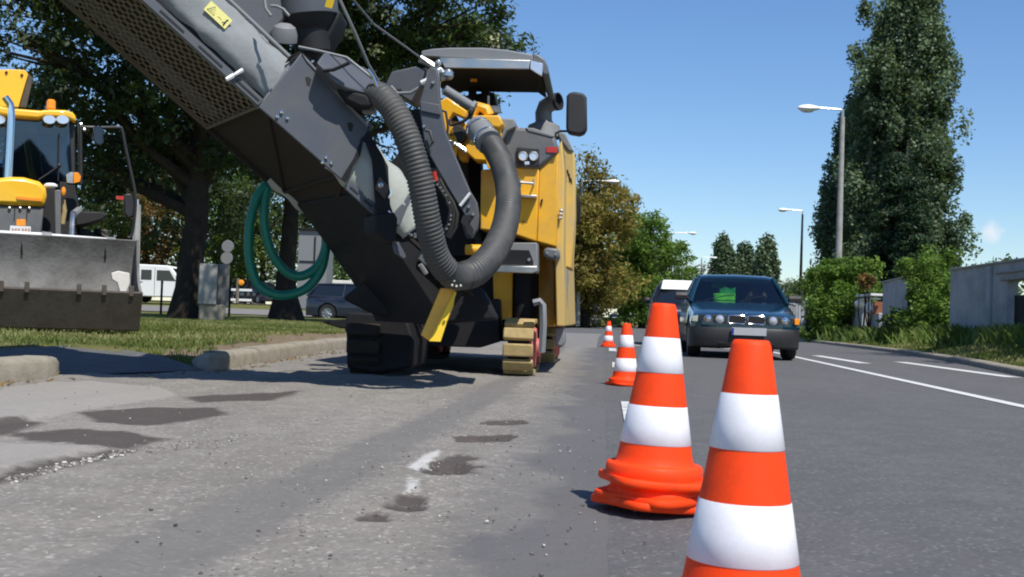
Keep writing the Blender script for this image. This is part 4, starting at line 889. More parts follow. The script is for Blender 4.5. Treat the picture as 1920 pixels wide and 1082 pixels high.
# high visibility vest thrown over the passenger side
vv = thing('safety_vest', 'bright yellow-green safety vest propped inside the blue saloon windscreen', 'vest', fr(-.22, 1.85, .9))
def cloth_patch(c, w_, h_, seed, dy=.015):
    rs = random.Random(seed); n = 9; vs = []; mb = MB(); ph = rs.random()*6
    for j in range(n):
        for i in range(n):
            x = -1+2*i/(n-1); z = -1+2*j/(n-1); vs.append(fr(c[0]+x*w_*(1-.12*rs.random()), c[1]+dy*math.sin(x*5+ph)+.006*math.cos(z*4)+z*h_*.5, c[2]+z*h_*(1-.12*rs.random())))
    mb.add(vs, [(j*n+i, j*n+i+1, (j+1)*n+i+1, (j+1)*n+i) for j in range(n-1) for i in range(n-1)]); return mb
cloth_patch((-.20, 1.78, .985), .19, .06, 1).build('lower_panel', M['hivis'], vv, ang=2)
cloth_patch((-.14, 1.93, 1.09), .14, .07, 2).build('back_panel', M['hivis2'], vv, ang=2)
cloth_patch((-.27, 2.0, 1.20), .13, .06, 3).build('shoulder_panel', M['hivis2'], vv, ang=2)
for o in vv.children: s_ = o.modifiers.new('thick', 'SOLIDIFY'); s_.thickness = .006
# --- dark car following the saloon
pos = WS(25.3, 1.95, .004); t2, fr2 = car('hatchback_car', 'black car following the blue saloon, its windscreen glare built as white panels', pos, YAW+.0, 4.3, 1.72, 1.46, 'blackcar', 'wagon')
mb = MB(); mb.loft([[fr2(x, y, z) for x, y, z in ((-.66*k, 1.70-a, 1.24+b), (.66*k, 1.70-a, 1.24+b), (.60*k, 1.95-a, 1.46+b), (-.60*k, 1.95-a, 1.46+b))] for a, b, k in ((.04, .03, 1), (.10, .04, .97))]); mb.build('glare_panel', M['white'], t2, .01)  # white panel paints the sun glare on the upper windscreen
mb = MB(); mb.box((0, 2.7, 1.475), (1.2, 1.5, .03), fr2); mb.build('glare_top_panel', M['white'], t2, .015)  # white top continues the painted glare band
# --- parked and distant vehicles
def vyaw(px, a=0): return math.atan(ray(px, 600)[0])+a
q = at(1106, 79, .1); car('parked_car', 'silver-grey car parked under the browning chestnut at the road bend', q, vyaw(1106, -.03), 4.3, 1.62, 1.45, 'silver', 'wagon')
mb = MB(); wq = at(1079, 84, .1)
v_ = thing('parked_van', 'white van partly hidden left of the silver-grey parked car', 'van', wq)
fv = Frame(wq, (math.sin(vyaw(1079)), math.cos(vyaw(1079)), 0)); mb.loft([[fv(x, y, z) for x, z in ((-.85, .3), (-.88, .9), (-.8, 1.5), (.8, 1.5), (.88, .9), (.85, .3))] for y in (0, .15, 4.2)]); mb.build('body', M['white'], v_, .05)
mb = MB(); mb.box((0, -.01, 1.2), (1.4, .06, .42), fv); mb.build('rear_window', M['darkglass'], v_, .02)
for s in (-1, 1):
    for y in (.8, 3.4): wheel(v_, fv, s*.76, y, .31, .2)
for i, (px, dy, lab) in enumerate([(1150, 0, 'leftmost of the white parked cars glimpsed under the maple'), (1163, 1, 'second white parked car under the maple, beside a bare trunk'), (1177, 0, 'white parked car under the right half of the maple'), (1188, 2, 'rightmost white car glimpsed below the maple branches')]):
    car('parked_car', lab, at(px, 118+dy, .1), vyaw(px, .1*i), 3.6, .95, 1.15, 'white', 'wagon', detail=False, group='white cars parked under the maple')
# left background vehicles
def at2(px, Y): return (P(px, 580, Y)[0], Y, zL(Y)+.05)
def side(px): return vyaw(px)+math.pi/2
fx = at2(238, 58); VF = Frame(fx, (1, 0, 0))     # crew cab van side on: local y = +X world
v_ = thing('crew_cab_van', 'white crew cab van parked behind the thick dark trunk', 'van', fx)
VX = lambda x, y, z: np.array(fx)+np.array([x, y, z])
mb = MB(); prof = [(-.4, .3), (3.55, .3), (3.6, .75), (3.3, .98), (2.62, 1.12), (2.12, 1.75), (1.9, 1.86), (-.3, 1.9), (-.4, 1.8)]
mb.prism([VX(x, 0, z) for x, z in prof], (0, 1.8, 0)); mb.build('body', M['white'], v_, .05)
mb = MB(); mb.prism([VX(x, -.012, z) for x, z in ((.62, 1.12), (1.15, 1.12), (1.15, 1.62), (.62, 1.62))], (0, .03, 0)); mb.build('window', M['darkglass'], v_, .01)
mb = MB(); mb.prism([VX(x, -.012, z) for x, z in ((1.4, 1.1), (2.35, 1.1), (2.02, 1.62), (1.4, 1.62))], (0, .03, 0)); mb.build('window', M['darkglass'], v_, .01)
mb = MB(); mb.prism([VX(x, .1, z) for x, z in ((2.6, 1.16), (2.14, 1.72), (2.17, 1.74), (2.66, 1.17))], (0, 1.6, 0)); mb.build('windscreen', M['darkglass'], v_)
mb = MB(); mb.box((0, 0, 0), (.01, .01, .01))
mb = MB()
for x in (.5, 1.3, 2.45): mb.prism([VX(x, -.006, .4), VX(x+.02, -.006, .4), VX(x+.02, -.006, 1.75), VX(x, -.006, 1.75)], (0, .01, 0))
build_each(mb, 'door_gap', M['dark'], v_)
mb = MB(); mb.prism([VX(x, -.02, z) for x, z in ((.55, 1.0), (.72, 1.0), (.72, 1.03), (.55, 1.03))], (0, .02, 0)); mb.build('door_handle', M['plastic'], v_)
for x in (.35, 2.9):
    for y in (.1, 1.7):
        mb = MB(); mb.lathe([(.2, -.1), (.33, -.1), (.34, 0), (.33, .1), (.2, .1), (.19, .04), (.001, .04)], VX(x, y, .33), (0, -1 if y < 1 else 1, 0), 24); mb.build('wheel', M['black'], v_)
bc = at2(800, 43); bc = (bc[0], bc[1], .12)
t3, fr3 = car('estate_car', 'dark blue estate car parked side-on just left of the milling machine', bc, -math.pi/2+.18, 4.4, 1.68, 1.42, 'navy', 'wagon')
car('parked_car', 'dark grey-blue car with a white plate, parked left of the flared tree base', at2(517, 72), vyaw(517, -.5), 4.3, 1.7, 1.42, 'navy', 'sedan')
car('parked_car', 'bright blue car facing us between the tree base and the blue estate', at2(570, 70), vyaw(570, .1), 4.0, 1.3, 1.2, 'blue2', 'wagon')
bt = at2(650, 66); b = thing('box_truck', 'truck with a cream box body behind the dark blue estate car', 'truck', bt)
mb = MB(); mb.box((bt[0], bt[1]+1.5, 1.85+zL(66)-.75), (1.75, 3.0, .85)); mb.build('box_body', M['cream'], b, .03)
mb = MB(); mb.box((bt[0], bt[1]+1.5, .85), (1.6, 3.4, .5)); mb.build('chassis', M['dark'], b)
mb = MB()
for k in range(7): mb.box((bt[0]-.8+k*.26, bt[1]-.02, 1.43+zL(66)-.75), (.12, .05, .05+.04*(k % 3)))
build_each(mb, 'load_edge', M['dark'], b)
for sx in (-.7, .7):
    for yy in (.3, 2.7):
        mb = MB(); mb.lathe([(.001, -.1), (.4, -.1), (.4, .1), (.001, .1)], (bt[0]+sx, bt[1]+yy, .4+zL(66)-.1), (1, 0, 0), 20); mb.build('wheel', M['black'], b)
# low white rail fence
rf = thing('rail_fence', 'low fence with two white rails beyond the side road', 'fence', at2(445, 66))
a = at2(421, 66); b_ = at2(471, 66); zz = zL(66)
for z in (.22, .78):
    mb = MB(); mb.box(((a[0]+b_[0])/2, 66, zz+z), (b_[0]-a[0], .06, .13)); mb.build('rail', M['white'], rf, .01)
for px in (424, 433, 459, 470):
    mb = MB(); q = at2(px, 66.1); mb.box((q[0], 66.1, zz+.5), (.12, .1, 1.1)); mb.build('post', M['dark'], rf, .01)
sg = thing('warning_lantern', 'round yellow lantern on a post behind the white rail fence', 'lantern', at2(447, 64))
mb = MB(); q = at2(444, 64); mb.tube([q, np.array(q)+Z3*1.35], .09, 8); mb.build('post', M['greybark'], sg)
mb = MB(); mb.lathe([(.001, .1), (.12, .08), (.17, 0), (.12, -.08), (.001, -.1)], np.array(at2(450, 63.9))+Z3*1.12, (0, -1, 0), 16); mb.build('lantern', M['amber'], sg)
for i, (px, Y, h, lab) in enumerate([(302, 34, .95, 'thin dark post in front of the white crew cab van'), (430, 36, 1.15, 'thin dark post right of the concrete block')]):
    q = P(px, 575, Y); b = thing('thin_post', lab, 'post', (q[0], Y, zL(Y))); mb = MB(); c = np.array([q[0], Y, zL(Y)]); mb.tube([c, c+Z3*h], .035, 8); mb.build('shaft', M['dark'], b); mb = MB(); mb.ball(c+Z3*h, .045, 8); mb.build('cap', M['dark'], b)
sg = thing('road_sign', 'pair of round grey sign backs on one pole behind the concrete block', 'sign', (P(424, 560, 40)[0], 40, zL(40)))
mb = MB(); a = P(422, 560, 40); b_ = P(428, 450, 40); mb.tube([(a[0], 40, zL(40)), b_], .035, 8); mb.build('pole', M['metal'], sg)
for px, py in ((427, 462), (425, 484)): mb = MB(); mb.lathe([(.001, .01), (.2, .01), (.21, -.01), (.2, -.03), (.001, -.03)], P(px, py, 39.93), (0, -1, 0), 20); mb.build('sign_disc', M['lgrey'], sg)
cb = thing('concrete_block', 'weathered grey concrete block standing right of the thick trunk', 'concrete block', (P(397, 595, 27)[0], 27, zL(27)))
cf = Frame((P(397, 595, 27)[0], 27, zL(27)), (-.30, 1, 0))
mb = MB(); mb.box((-.12, 0, .82), (.40, .45, .93), cf); mb.build('left_slab', M['concrete'], cb, .02)
mb = MB(); mb.box((.22, .08, .80), (.27, .42, .99), cf); mb.build('right_slab', M['steelmud'], cb, .02)
mb = MB(); mb.box((0, .03, .16), (.58, .42, .40), cf); mb.build('plinth', M['kerb'], cb, .03)
hb = thing('panel_hut', 'grey panel hut with dark seams behind the green hose loops', 'hut', (P(583, 560, 58)[0], 58, zL(58)))
q = P(583, 560, 58); mb = MB(); mb.box((q[0], 59, zL(58)+1.95), (1.45, 2, 3.9)); mb.build('wall', M['lgrey'], hb, .02)
mb = MB(); mb.box((q[0]+.1, 57.98, zL(58)+2.4), (.07, .06, 2.4)); mb.box((q[0], 57.98, zL(58)+2.35), (1.3, .05, .07)); build_each(mb, 'seam', M['dark'], hb)
mb = MB(); mb.box((q[0], 59, zL(58)+3.95), (1.7, 2.3, .1)); mb.build('roof', M['dark'], hb, .02)
# ================================================================ the milling machine
ML = WS(12.5, -1.3, 0); mill = thing('milling_machine', 'big yellow and grey road milling machine with its loading conveyor swung to the left', 'milling machine', ML)
MF = Frame(WS(10.6, -1.3), UX)
def tr(name, mat, pts, d, depth, bevel=.012, parent=None, fr=MF, label=None, ang=.6):
    mb = MB(); mb.trace(fr, pts, d, depth); return mb.build(name, M[mat], parent or mill, bevel, ang=ang, label=label)
def bolts(parent, pts, d, r=.014, fr=MF, mat='metal', name='bolt', h=.012):
    mb = MB()
    for x, y in pts: mb.lathe([(.001, h), (r*.7, h), (r, 0), (r, -.01)], fr.px(x, y, d), -fr.y, 8)
    return build_each(mb, name, M[mat], parent)
# hull
tr('engine_hull', 'dark', [(690, 330), (1006, 330), (1006, 600), (985, 640), (720, 640), (680, 600)], .45, 4.0)
tr('belly_plate', 'dark', [(700, 560), (935, 560), (938, 640), (900, 652), (780, 648), (700, 640)], .1, .3)
rp = tr('rear_panel', 'yellow', [(902, 318), (964, 314), (1011, 316), (1006, 453), (958, 437), (900, 430)], 0., .5)
tr('corner_panel', 'yellow', [(1011, 316), (1047, 284), (1044, 463), (1006, 453)], .02, 4.2)
tr('side_hull', 'dullyellow', [(1044, 284), (1053, 262), (1058, 320), (1056, 470), (1060, 612), (1043, 612), (1040, 462)], .12, 4.1)
sd = tr('side_door', 'dullyellow', [(1052, 262), (1064, 262), (1077, 290), (1078, 400), (1072, 504), (1059, 500), (1058, 380)], .9, .7)
tr('door_top', 'lgrey', [(1044, 246), (1060, 250), (1076, 284), (1066, 283), (1050, 262)], .88, 1.6)
mb = MB()
for x, y, l in ((1064, 318, 10), (1067, 326, 14), (1070, 334, 9)): mb.tube([MF.px(x, y, .895), MF.px(x+2, y+l, .895)], .006, 5)
build_each(mb, 'decal', M['dark'], sd)
tr('side_mirror_arm', 'dark', [(1077, 365), (1085, 362), (1089, 380), (1087, 415), (1078, 425)], 1.5, .15, .03)
tr('leg_column', 'yellow', [(1005, 460), (1040, 460), (1040, 612), (1005, 612)], .85, .4)
tr('leg_column', 'yellow', [(924, 508), (962, 508), (960, 600), (926, 600)], .40, .5)
tr('side_post', 'lgrey', [(1058, 504), (1066, 505), (1062, 612), (1056, 612)], .8, .1, .005)
lp = tr('tow_lug', 'midgrey', [(1019, 467), (1026, 464), (1047, 466), (1049, 482), (1042, 488), (1019, 481)], -.15, .3, .02)
bolts(lp, [(1026, 475), (1042, 477)], -.155)
tr('rear_skirt', 'dark', [(960, 452), (1010, 452), (1010, 600), (960, 600)], 1.3, .1)
tr('hopper_frame', 'dark', [(775, 205), (845, 200), (900, 300), (905, 480), (700, 480), (700, 340), (745, 290)], .32, .3)
# hood
hd = tr('hood', 'midgrey', [(943, 238), (998, 240), (1039, 252), (1048, 278), (1047, 284), (1011, 316), (964, 314), (945, 310)], -.02, 2.4, .03)
tr('hood_ridge', 'lgrey', [(985, 239), (1000, 240), (1040, 254), (1036, 258), (990, 246)], -.03, 2.3, .008, hd)
lb = tr('light_box', 'plastic', [(969, 276), (1011, 278), (1011, 312), (969, 311)], -.05, .06, .008)
for x in (980.6, 1000.5):
    mb = MB(); mb.lathe([(.001, .012), (.03, .012), (.036, .018), (.042, .01), (.042, -.02)], MF.px(x, 293, -.055), -UX, 24); mb.build('work_light', M['lens'], lb)
mb = MB(); mb.box((0, 0, 0), (.045, .02, .03), Frame(MF.px(988, 306, -.06), UX)); mb.build('lamp', M['lens'], lb, .004)
mb = MB(); mb.box((0, 0, 0), (.10, .02, .05), Frame(MF.px(1035, 281, -.02), UX)); mb.build('reflector', M['redlens'], mill)
mb = MB(); q = MF.px(971, 257, .15); mb.lathe([(.001, .085), (.05, .08), (.062, .05), (.066, 0), (.066, -.02)], q, Z3, 20); mb.build('beacon', M['redlens'], mill)
mb = MB(); mb.box((0, 0, -.05), (.13, .13, .04), Frame(q, UX)); mb.build('beacon_base', M['yellow'], mill, .005)
# exhaust
mb = MB(); ex = [MF.px(1020, 240, 1.3), MF.px(1019, 212, 1.3), MF.px(1023, 200, 1.28), MF.px(1034, 193, 1.24), MF.px(1048, 190, 1.2)]; mb.tube(ex, [.085, .085, .085, .085, .088], 20, cap=False)
mb.build('exhaust_pipe', M['pinkhub'] if False else M['lgrey'], mill)
mb = MB(); a = ex[-1]-ex[-2]; a /= np.linalg.norm(a); mb.lathe([(.001, -.05), (.08, -.05), (.08, .005), (.09, .005), (.09, -.03)], ex[-1], a, 24); mb.build('exhaust_opening', M['black'], mill)
mb = MB(); mb.lathe([(.19, -.12), (.16, .0), (.10, .03), (.085, .05)], MF.px(1020, 236, 1.3), Z3, 24); mb.build('exhaust_base', M['lgrey'], mill)
# big mirror
mr = tr('rear_view_mirror', 'plastic', [(1067, 173), (1078, 171.5), (1094, 174), (1100, 182), (1101, 240), (1096, 250), (1086, 253), (1067, 250), (1061, 243), (1062, 180)], .5, .14, .04)
mb = MB(); mb.tube([MF.px(1041, 262, .6), MF.px(1042, 250, .6), MF.px(1050, 246, .6), MF.px(1072, 246, .6)], .012, 6); mb.build('mirror_arm', M['plastic'], mill)
# canopy over the driver stand
cn = tr('canopy', 'lgrey', [(789, 106), (790, 95), (812, 91), (845, 89), (905, 89), (950, 93), (998, 102), (1000, 110), (998, 117)], -.1, 1.25, .012)
tr('canopy_edge', 'midgrey', [(998, 100), (1011, 103), (1021, 111), (1027, 123), (1029, 136), (1026, 141), (1018, 139), (1012, 124), (998, 114)], -.1, 1.25, .012, cn)
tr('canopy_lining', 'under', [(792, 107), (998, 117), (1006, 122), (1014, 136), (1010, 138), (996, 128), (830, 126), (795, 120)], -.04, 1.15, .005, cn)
tr('canopy_strip', 'metal', [(824, 108), (994, 113), (992, 129), (834, 127)], -.13, .04, .004, cn)
tr('canopy_lamp', 'lens', [(995, 113), (1018, 119), (1016, 143), (994, 129)], -.125, .03, .004, cn)
tr('amber_lamp', 'amber', [(882, 147), (894, 147), (894, 152), (882, 152)], .3, .05, .003, cn)
for x in (878, 902): tr('canopy_strut', 'dark', [(x, 160), (x+14, 160), (x+14, 215), (x, 215)], .9, .08, .005, cn)
tr('driver_seat', 'black', [(868, 178), (925, 170), (932, 200), (920, 215), (870, 215)], 1.1, .35, .04)
mb = MB(); mb.tube([MF.px(916, 205, .4), MF.px(916, 180, .4)], .012, 6); mb.lathe([(.001, .03), (.05, .03), (.06, 0), (.05, -.03)], MF.px(928, 206, .35), Z3, 16); mb.build('white_cap', M['white'], mill)
# yellow lifting gear behind the swing arm
tr('lift_bracket', 'yellow', [(824, 190), (838, 182), (852, 192), (876, 208), (872, 222), (850, 212), (842, 222), (858, 260), (852, 300), (838, 290), (824, 240)], -.25, .12)
tr('lift_bracket', 'yellow', [(843, 225), (880, 232), (884, 262), (874, 300), (862, 300), (850, 262)], -.12, .2)
tr('lift_bracket', 'yellow', [(880, 262), (882, 238), (896, 222), (938, 222), (940, 250), (925, 300), (940, 330), (915, 302), (890, 300), (868, 280)], -.2, .25)
tr('top_beam', 'yellow', [(884, 216), (936, 216), (944, 232), (936, 240), (884, 228)], -.3, .5)
mb = MB(); mb.tube([MF.px(884, 214, -.1), MF.px(896, 200, -.1), MF.px(912, 205, -.1), MF.px(916, 216, -.1)], .05, 8); mb.build('pipe_bow', M['yellow'], mill)
tr('dusty_box', 'lgrey', [(930, 222), (964, 222), (967, 238), (950, 246), (943, 262), (930, 262)], -.1, .4)
mb = MB(); mb.lathe([(.001, .05), (.065, .05), (.08, .02), (.08, -.1)], MF.px(858, 252, -.2), -UX, 20); mb.build('round_cap', M['plastic'], mill)
mb = MB(); a, b = MF.px(833, 168, -.5), MF.px(884, 200, -.4); mb.tube([a, b], .045, 12); mb.tube([b, MF.px(890, 203, -.4)], .06, 10); mb.build('cylinder_barrel', M['lgrey'], mill)
mb = MB(); mb.tube([MF.px(888, 205, -.4), MF.px(884, 217, -.4), MF.px(868, 228, -.4), MF.px(845, 235, -.4), MF.px(841, 224, -.4)], .016, 6); mb.tube([MF.px(822, 205, -.5), MF.px(836, 210, -.5), MF.px(840, 235, -.5), MF.px(838, 268, -.5)], .012, 6); build_each(mb, 'hydraulic_line', M['black'], mill)
mb = MB(); mb.tube([MF.px(838, 265, -.3), MF.px(855, 270, -.3), MF.px(872, 282, -.3)], .02, 6)
for x, y in ((838, 262), (852, 270), (862, 277), (872, 284), (836, 258)): mb.ball(MF.px(x, y, -.34), .022, 8)
build_each(mb, 'hose_fitting', M['metal'], mill)
tr('engine_shroud', 'under', [(842, 280), (872, 286), (878, 310), (878, 360), (850, 360), (840, 320)], .1, .3)
# swing arm beside the hose
sw = tr('swing_arm', 'grey', [(806, 126), (818, 128), (822, 150), (824, 190), (834, 244), (852, 290), (880, 356), (893, 378), (897, 402), (895, 428), (884, 446), (874, 446), (866, 420), (872, 404), (862, 388), (840, 352), (806, 292), (796, 268), (786, 200), (786, 192), (796, 158)], -1.15, .10, .008)
tr('arm_head', 'grey', [(789, 190), (824, 196), (826, 216), (788, 208)], -1.17, .14, .006, sw)
bolts(sw, [(879, 388), (887, 402), (795, 237), (812, 155)], -1.16, .015)
mb = MB(); mb.tube([MF.px(863, 386, -1.18), MF.px(882, 362, -1.18)], .014, 8); mb.build('pin', M['white'], sw)
for q in ([(799, 246), (806, 246), (812, 268), (806, 276), (800, 262)],): 
    mb = MB(); mb.tube([MF.px(x, y, -1.2) for x, y in ((797, 244), (806, 246), (812, 266), (806, 275), (801, 262))], .013, 6); mb.build('grab_handle', M['plastic'], sw)
mb = MB(); mb.trace(MF, [(868, 404), (882, 402), (884, 412), (878, 416), (888, 430), (884, 444), (876, 438), (872, 424), (864, 416)], -1.17, .02); mb.build('arm_slot', M['black'], sw)
tr('hopper_box', 'grey', [(722, 158), (734, 134), (779, 124), (798, 130), (788, 160), (772, 192), (752, 180), (733, 172)], -.9, .35)
tr('hopper_bracket', 'dark', [(738, 166), (753, 166), (750, 174), (738, 172)], -.93, .05)
tr('valve_box', 'dark', [(783, 130), (800, 126), (812, 160), (796, 162)], -.8, .2)
mb = MB(); mb.tube([MF.px(x, y, -1.0) for x, y in ((733, 162), (745, 175), (770, 174), (788, 163), (799, 154), (806, 130))], .014, 8); build_each(mb, 'hydraulic_line', M['lgrey'], mill)
mb = MB(); mb.tube([MF.px(790, 156, -1.02), MF.px(804, 150, -1.02)], .024, 8); build_each(mb, 'hose_fitting', M['white'], mill)
mb = MB(); mb.tube([MF.px(788, 110, -.9), MF.px(806, 120, -.9), MF.px(826, 134, -.9), MF.px(832, 150, -.9)], .035, 8)
for x, y, r in ((822, 118, .03), (828, 135, .03), (818, 142, .02), (840, 140, .05), (822, 156, .022), (826, 176, .018), (828, 184, .016)): mb.ball(MF.px(x, y, -.93), r, 10)
mb.tube([MF.px(819, 130, -.95), MF.px(822, 160, -.95), MF.px(826, 185, -.95)], .018, 6); mb.build('hydraulic_coupling', M['metal'], mill)
# black hydraulic bundle between the hose and the arm
mb = MB()
for o_ in range(3):
    mb.tube([MF.px(x+o_*6, y+o_*3, -.75) for x, y in ((812, 330), (822, 350), (836, 372), (845, 395), (842, 420), (830, 440))], .02, 6)
mb.tube([MF.px(x, y, -.8) for x, y in ((760, 425), (775, 438), (790, 446), (808, 450))], .035, 8); build_each(mb, 'hydraulic_line', M['black'], mill)
mb = MB()
for x, y in ((815, 340), (820, 346), (826, 352), (831, 358), (837, 366), (843, 380), (846, 404), (845, 412), (842, 421), (838, 429), (831, 437)): mb.ball(MF.px(x, y, -.79), .011, 6)
for x, y in ((753, 428), (759, 433), (766, 438), (772, 441), (779, 444), (779, 439)): mb.ball(MF.px(x, y, -.86), .016, 6)
build_each(mb, 'hose_fitting', M['metal'], mill)
mb = MB(); mb.tube([MF.px(814, 322, -.78), MF.px(817, 340, -.78)], .02, 6); mb.build('red_collar', M['redlens'], mill)
# small cylinder hanging in the engine bay, yellow roller, yellow tongue
mb = MB(); mb.tube([MF.px(924, 366, .15), MF.px(924, 392, .15)], .028, 10); mb.ball(MF.px(924, 393, .14), .04, 8); mb.build('bottle_valve', M['white'], mill)
mb = MB(); mb.tube([MF.px(923, 395, .15), MF.px(922, 450, .2)], .022, 6); mb.tube([MF.px(870, 350, .2), MF.px(884, 420, .2), MF.px(905, 470, .2)], .03, 6); build_each(mb, 'hydraulic_line', M['black'], mill)
mb = MB(); mb.tube([MF.px(873, 468, -.3), MF.px(900, 469, -.3), MF.px(912, 470, -.3)], [.045, .05, .04], 14); mb.build('yellow_roller', M['yellow'], mill)
tr('yellow_tongue', 'yellow', [(909, 292), (914, 290), (924, 312), (922, 318), (914, 314)], -.3, .05, .004)
# ladder and grab rail on the rear panel
mb = MB(); mb.tube([MF.px(976, 342, -.13), MF.px(1000, 344, -.13)], .013, 8)
for x in (976, 1000): mb.tube([MF.px(x, 336, -.13), MF.px(x+.5, 347, -.13), MF.px(x+1, 345, .01)], .009, 6)
mb.build('grab_rail', M['metal'], mill)
mb = MB(); mb.box((0, 0, 0), (.17, .12, .022), Frame(MF.px(989, 369, -.06), UX)); mb.build('ladder_rung', M['metal'], mill, .004)
bolts(rp, [(982, 415)], -.003, .008, mat='dark')
tr('door_lock', 'dark', [(1014, 374), (1018, 373), (1016, 386)], -.0, .03, .002)
mb = MB()
for x, y in ((1052, 395), (1051, 402), (1050, 409)): mb.ball(MF.px(x, y, .08), .022, 8)
build_each(mb, 'hinge', M['metal'], mill)
# step bracket
st = tr('step_box', 'lgrey', [(948, 455), (1007, 455), (1008, 510), (1002, 512), (1002, 500), (930, 500), (922, 508)], -.32, .3, .01)
tr('step_plate', 'dark', [(948, 468), (992, 469), (1000, 490), (1000, 497), (934, 496)], -.33, .03, .004, st)
tr('step_lip', 'metal', [(929, 499), (1007, 499), (1008, 508), (998, 512), (930, 510)], -.40, .1, .006, st)
bolts(st, [(992, 487)], -.335, .018)
# tracks: a closed chain of pads round each frame
def track(s, t, wd=.27, Lx=.75, Hh=.52, hub='redhub', padm='pad'):
    fr = Frame(WS(s, t, 0), UX); r = Hh/2-.045; tk = []
    mb = MB(); mb.trace if False else None
    prof = [(math.cos(a)*(r-.02)+(Lx/2 if math.cos(a) > 0 else -Lx/2), r+.045+math.sin(a)*(r-.02)) for a in np.linspace(0, 2*math.pi, 24, endpoint=False)]
    mb.prism([fr(-wd*.36, y, z) for y, z in prof], fr.x*wd*.72); body = mb.build('track_frame', M['dark'], mill, .01)
    per = 2*Lx+2*math.pi*r; n = int(per/.135)
    for i in range(n):
        d = (i+.35)*per/n
        if d < Lx: p = (-Lx/2+d, 2*r+.045, 0.)
        elif d < Lx+math.pi*r: a = math.pi/2-(d-Lx)/r; p = (Lx/2+math.cos(a)*r, r+.045+math.sin(a)*r, a-math.pi/2)
        elif d < 2*Lx+math.pi*r: p = (Lx/2-(d-Lx-math.pi*r), .045, math.pi)
        else: a = -math.pi/2-(d-2*Lx-math.pi*r)/r; p = (-Lx/2+math.cos(a)*r, r+.045+math.sin(a)*r, a-math.pi/2)
        y, z, a = p; dy = fr.y*math.cos(a)+Z3*math.sin(a); nz = -fr.y*math.sin(a)+Z3*math.cos(a)
        pf = Frame(fr(0, y, z), dy, nz); mb = MB(); mb.box((0, 0, .018), (wd, .112, .05), pf); mb.build('track_pad', M[padm], mill, .012)
    for y in (-Lx/2, Lx/2):
        mb = MB(); mb.lathe([(.001, .05), (r*.35, .05), (r*.4, .02), (r*.8, .015), (r*.86, -.01), (r*.86, -.04)], fr(wd*.5, y, r+.045), fr.x, 24); mb.build('idler_wheel', M[hub], mill)
    mb = MB(); mb.box((wd*.5+.05, -.0, Hh*.62), (.035, Lx*.5, .24), fr); mb.build('track_side_plate', M['pinkhub'], mill, .01)
    mb = MB(); mb.tube([fr(0, 0, Hh), fr(0, 0, Hh+.5)], .09, 14); mb.build('track_column', M['dark'], mill)
    return fr
track(11.0, -.74); track(13.9, -.66); track(10.25, -1.98, .27, padm='under', hub='dark'); track(13.9, -2.0, padm='under')  # left tracks get darker pads that paint in the conveyor's shade
mb = MB(); g_ = [MF.px(1000, 568, -.22), MF.px(1012, 565, -.22), MF.px(1018, 572, -.22), MF.px(1019, 610, -.22), MF.px(1016, 660, -.2)]; mb.tube(g_, .035, 6); mb.build('track_fork', M['lgrey'], mill)
tr('scraper_box', 'lgrey', [(1040, 616), (1058, 612), (1060, 640), (1056, 650), (1041, 648)], .35, .25, .015)
tr('left_skid', 'dark', [(648, 585), (760, 590), (776, 640), (770, 690), (700, 700), (650, 690)], -.9, .9, .02)
tr('cross_member', 'dark', [(605, 600), (690, 596), (700, 612), (640, 616), (606, 606)], -.6, .15, .01)
tr('drum_cover', 'dark', [(640, 600), (800, 600), (790, 655), (660, 660)], .8, 1.2, .02)

# ------------------------------------------------ loading conveyor (own frame: i up the belt, j across, k out of the belt)
CA = P(850, 528, 8.1); CB = P(270, 0, 7.0); ca = (CB-CA)/np.linalg.norm(CB-CA); cw = np.array([ca[1], -ca[0], 0]); cw /= -np.linalg.norm(cw)*np.sign(cw[1])*-1
if cw[1] < 0: cw = -cw
cn_ = np.cross(ca, cw); cn_ = cn_ if cn_[2] > 0 else -cn_
SI = .838
def CV(i, j, k): return CA+ca*i*SI+cw*j+cn_*k*.95
CFr = Frame(CA, cw, cn_); BW = 1.15
sgx = 1 if CFr.x @ ca > 0 else -1
def cbox(mb, i, j, k, d): return mb.box((sgx*i*SI, j, k*.95), (d[0]*SI, d[1], d[2]), CFr)
def ct(name, mat, pts, j, depth, bevel=.004, parent=None, label=None):
    mb = MB(); mb.trace(CFr, pts, j, depth); return mb.build(name, M[mat], parent or conv, bevel)
IL = 3.80
# belly tray of the conveyor
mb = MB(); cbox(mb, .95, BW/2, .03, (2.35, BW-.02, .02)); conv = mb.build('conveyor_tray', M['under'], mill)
mb = MB()
# perforated guard: strips between rows of round holes
i0, i1 = 2.12, IL; rows = 10; hr = .027; cs = []
pitch_i = .084; pitch_j = (BW-.04)/rows
def perf():
    V = []; Fc = []; n = 8
    ni = int((i1-i0)/pitch_i)
    for a in range(ni):
        for b in range(rows):
            ci = i0+(a+.5)*pitch_i; cj = .02+(b+.5)*pitch_j; off = 0
            base = len(V)
            sq = []
            for k in range(n):
                an = 2*math.pi*(k+.5)/n; c, s = math.cos(an), math.sin(an); m_ = max(abs(c), abs(s))
                sq.append((ci+c/m_*pitch_i/2, cj+s/m_*pitch_j/2))
            hl = [(ci+math.cos(2*math.pi*(k+.5)/n)*hr*1.15, cj+math.sin(2*math.pi*(k+.5)/n)*hr*1.4) for k in range(n)]
            V += [CV(x, y, 0) for x, y in sq]+[CV(x, y, 0) for x, y in hl]+[CV(x, y, .006) for x, y in hl]
            for k in range(n):
                k2 = (k+1) % n; Fc.append((base+k, base+k2, base+n+k2, base+n+k)); Fc.append((base+n+k, base+n+k2, base+2*n+k2, base+2*n+k))
    m_ = MB(); m_.v = [tuple(v) for v in V]; m_.f = Fc; m_.m = [0]*len(Fc); return m_
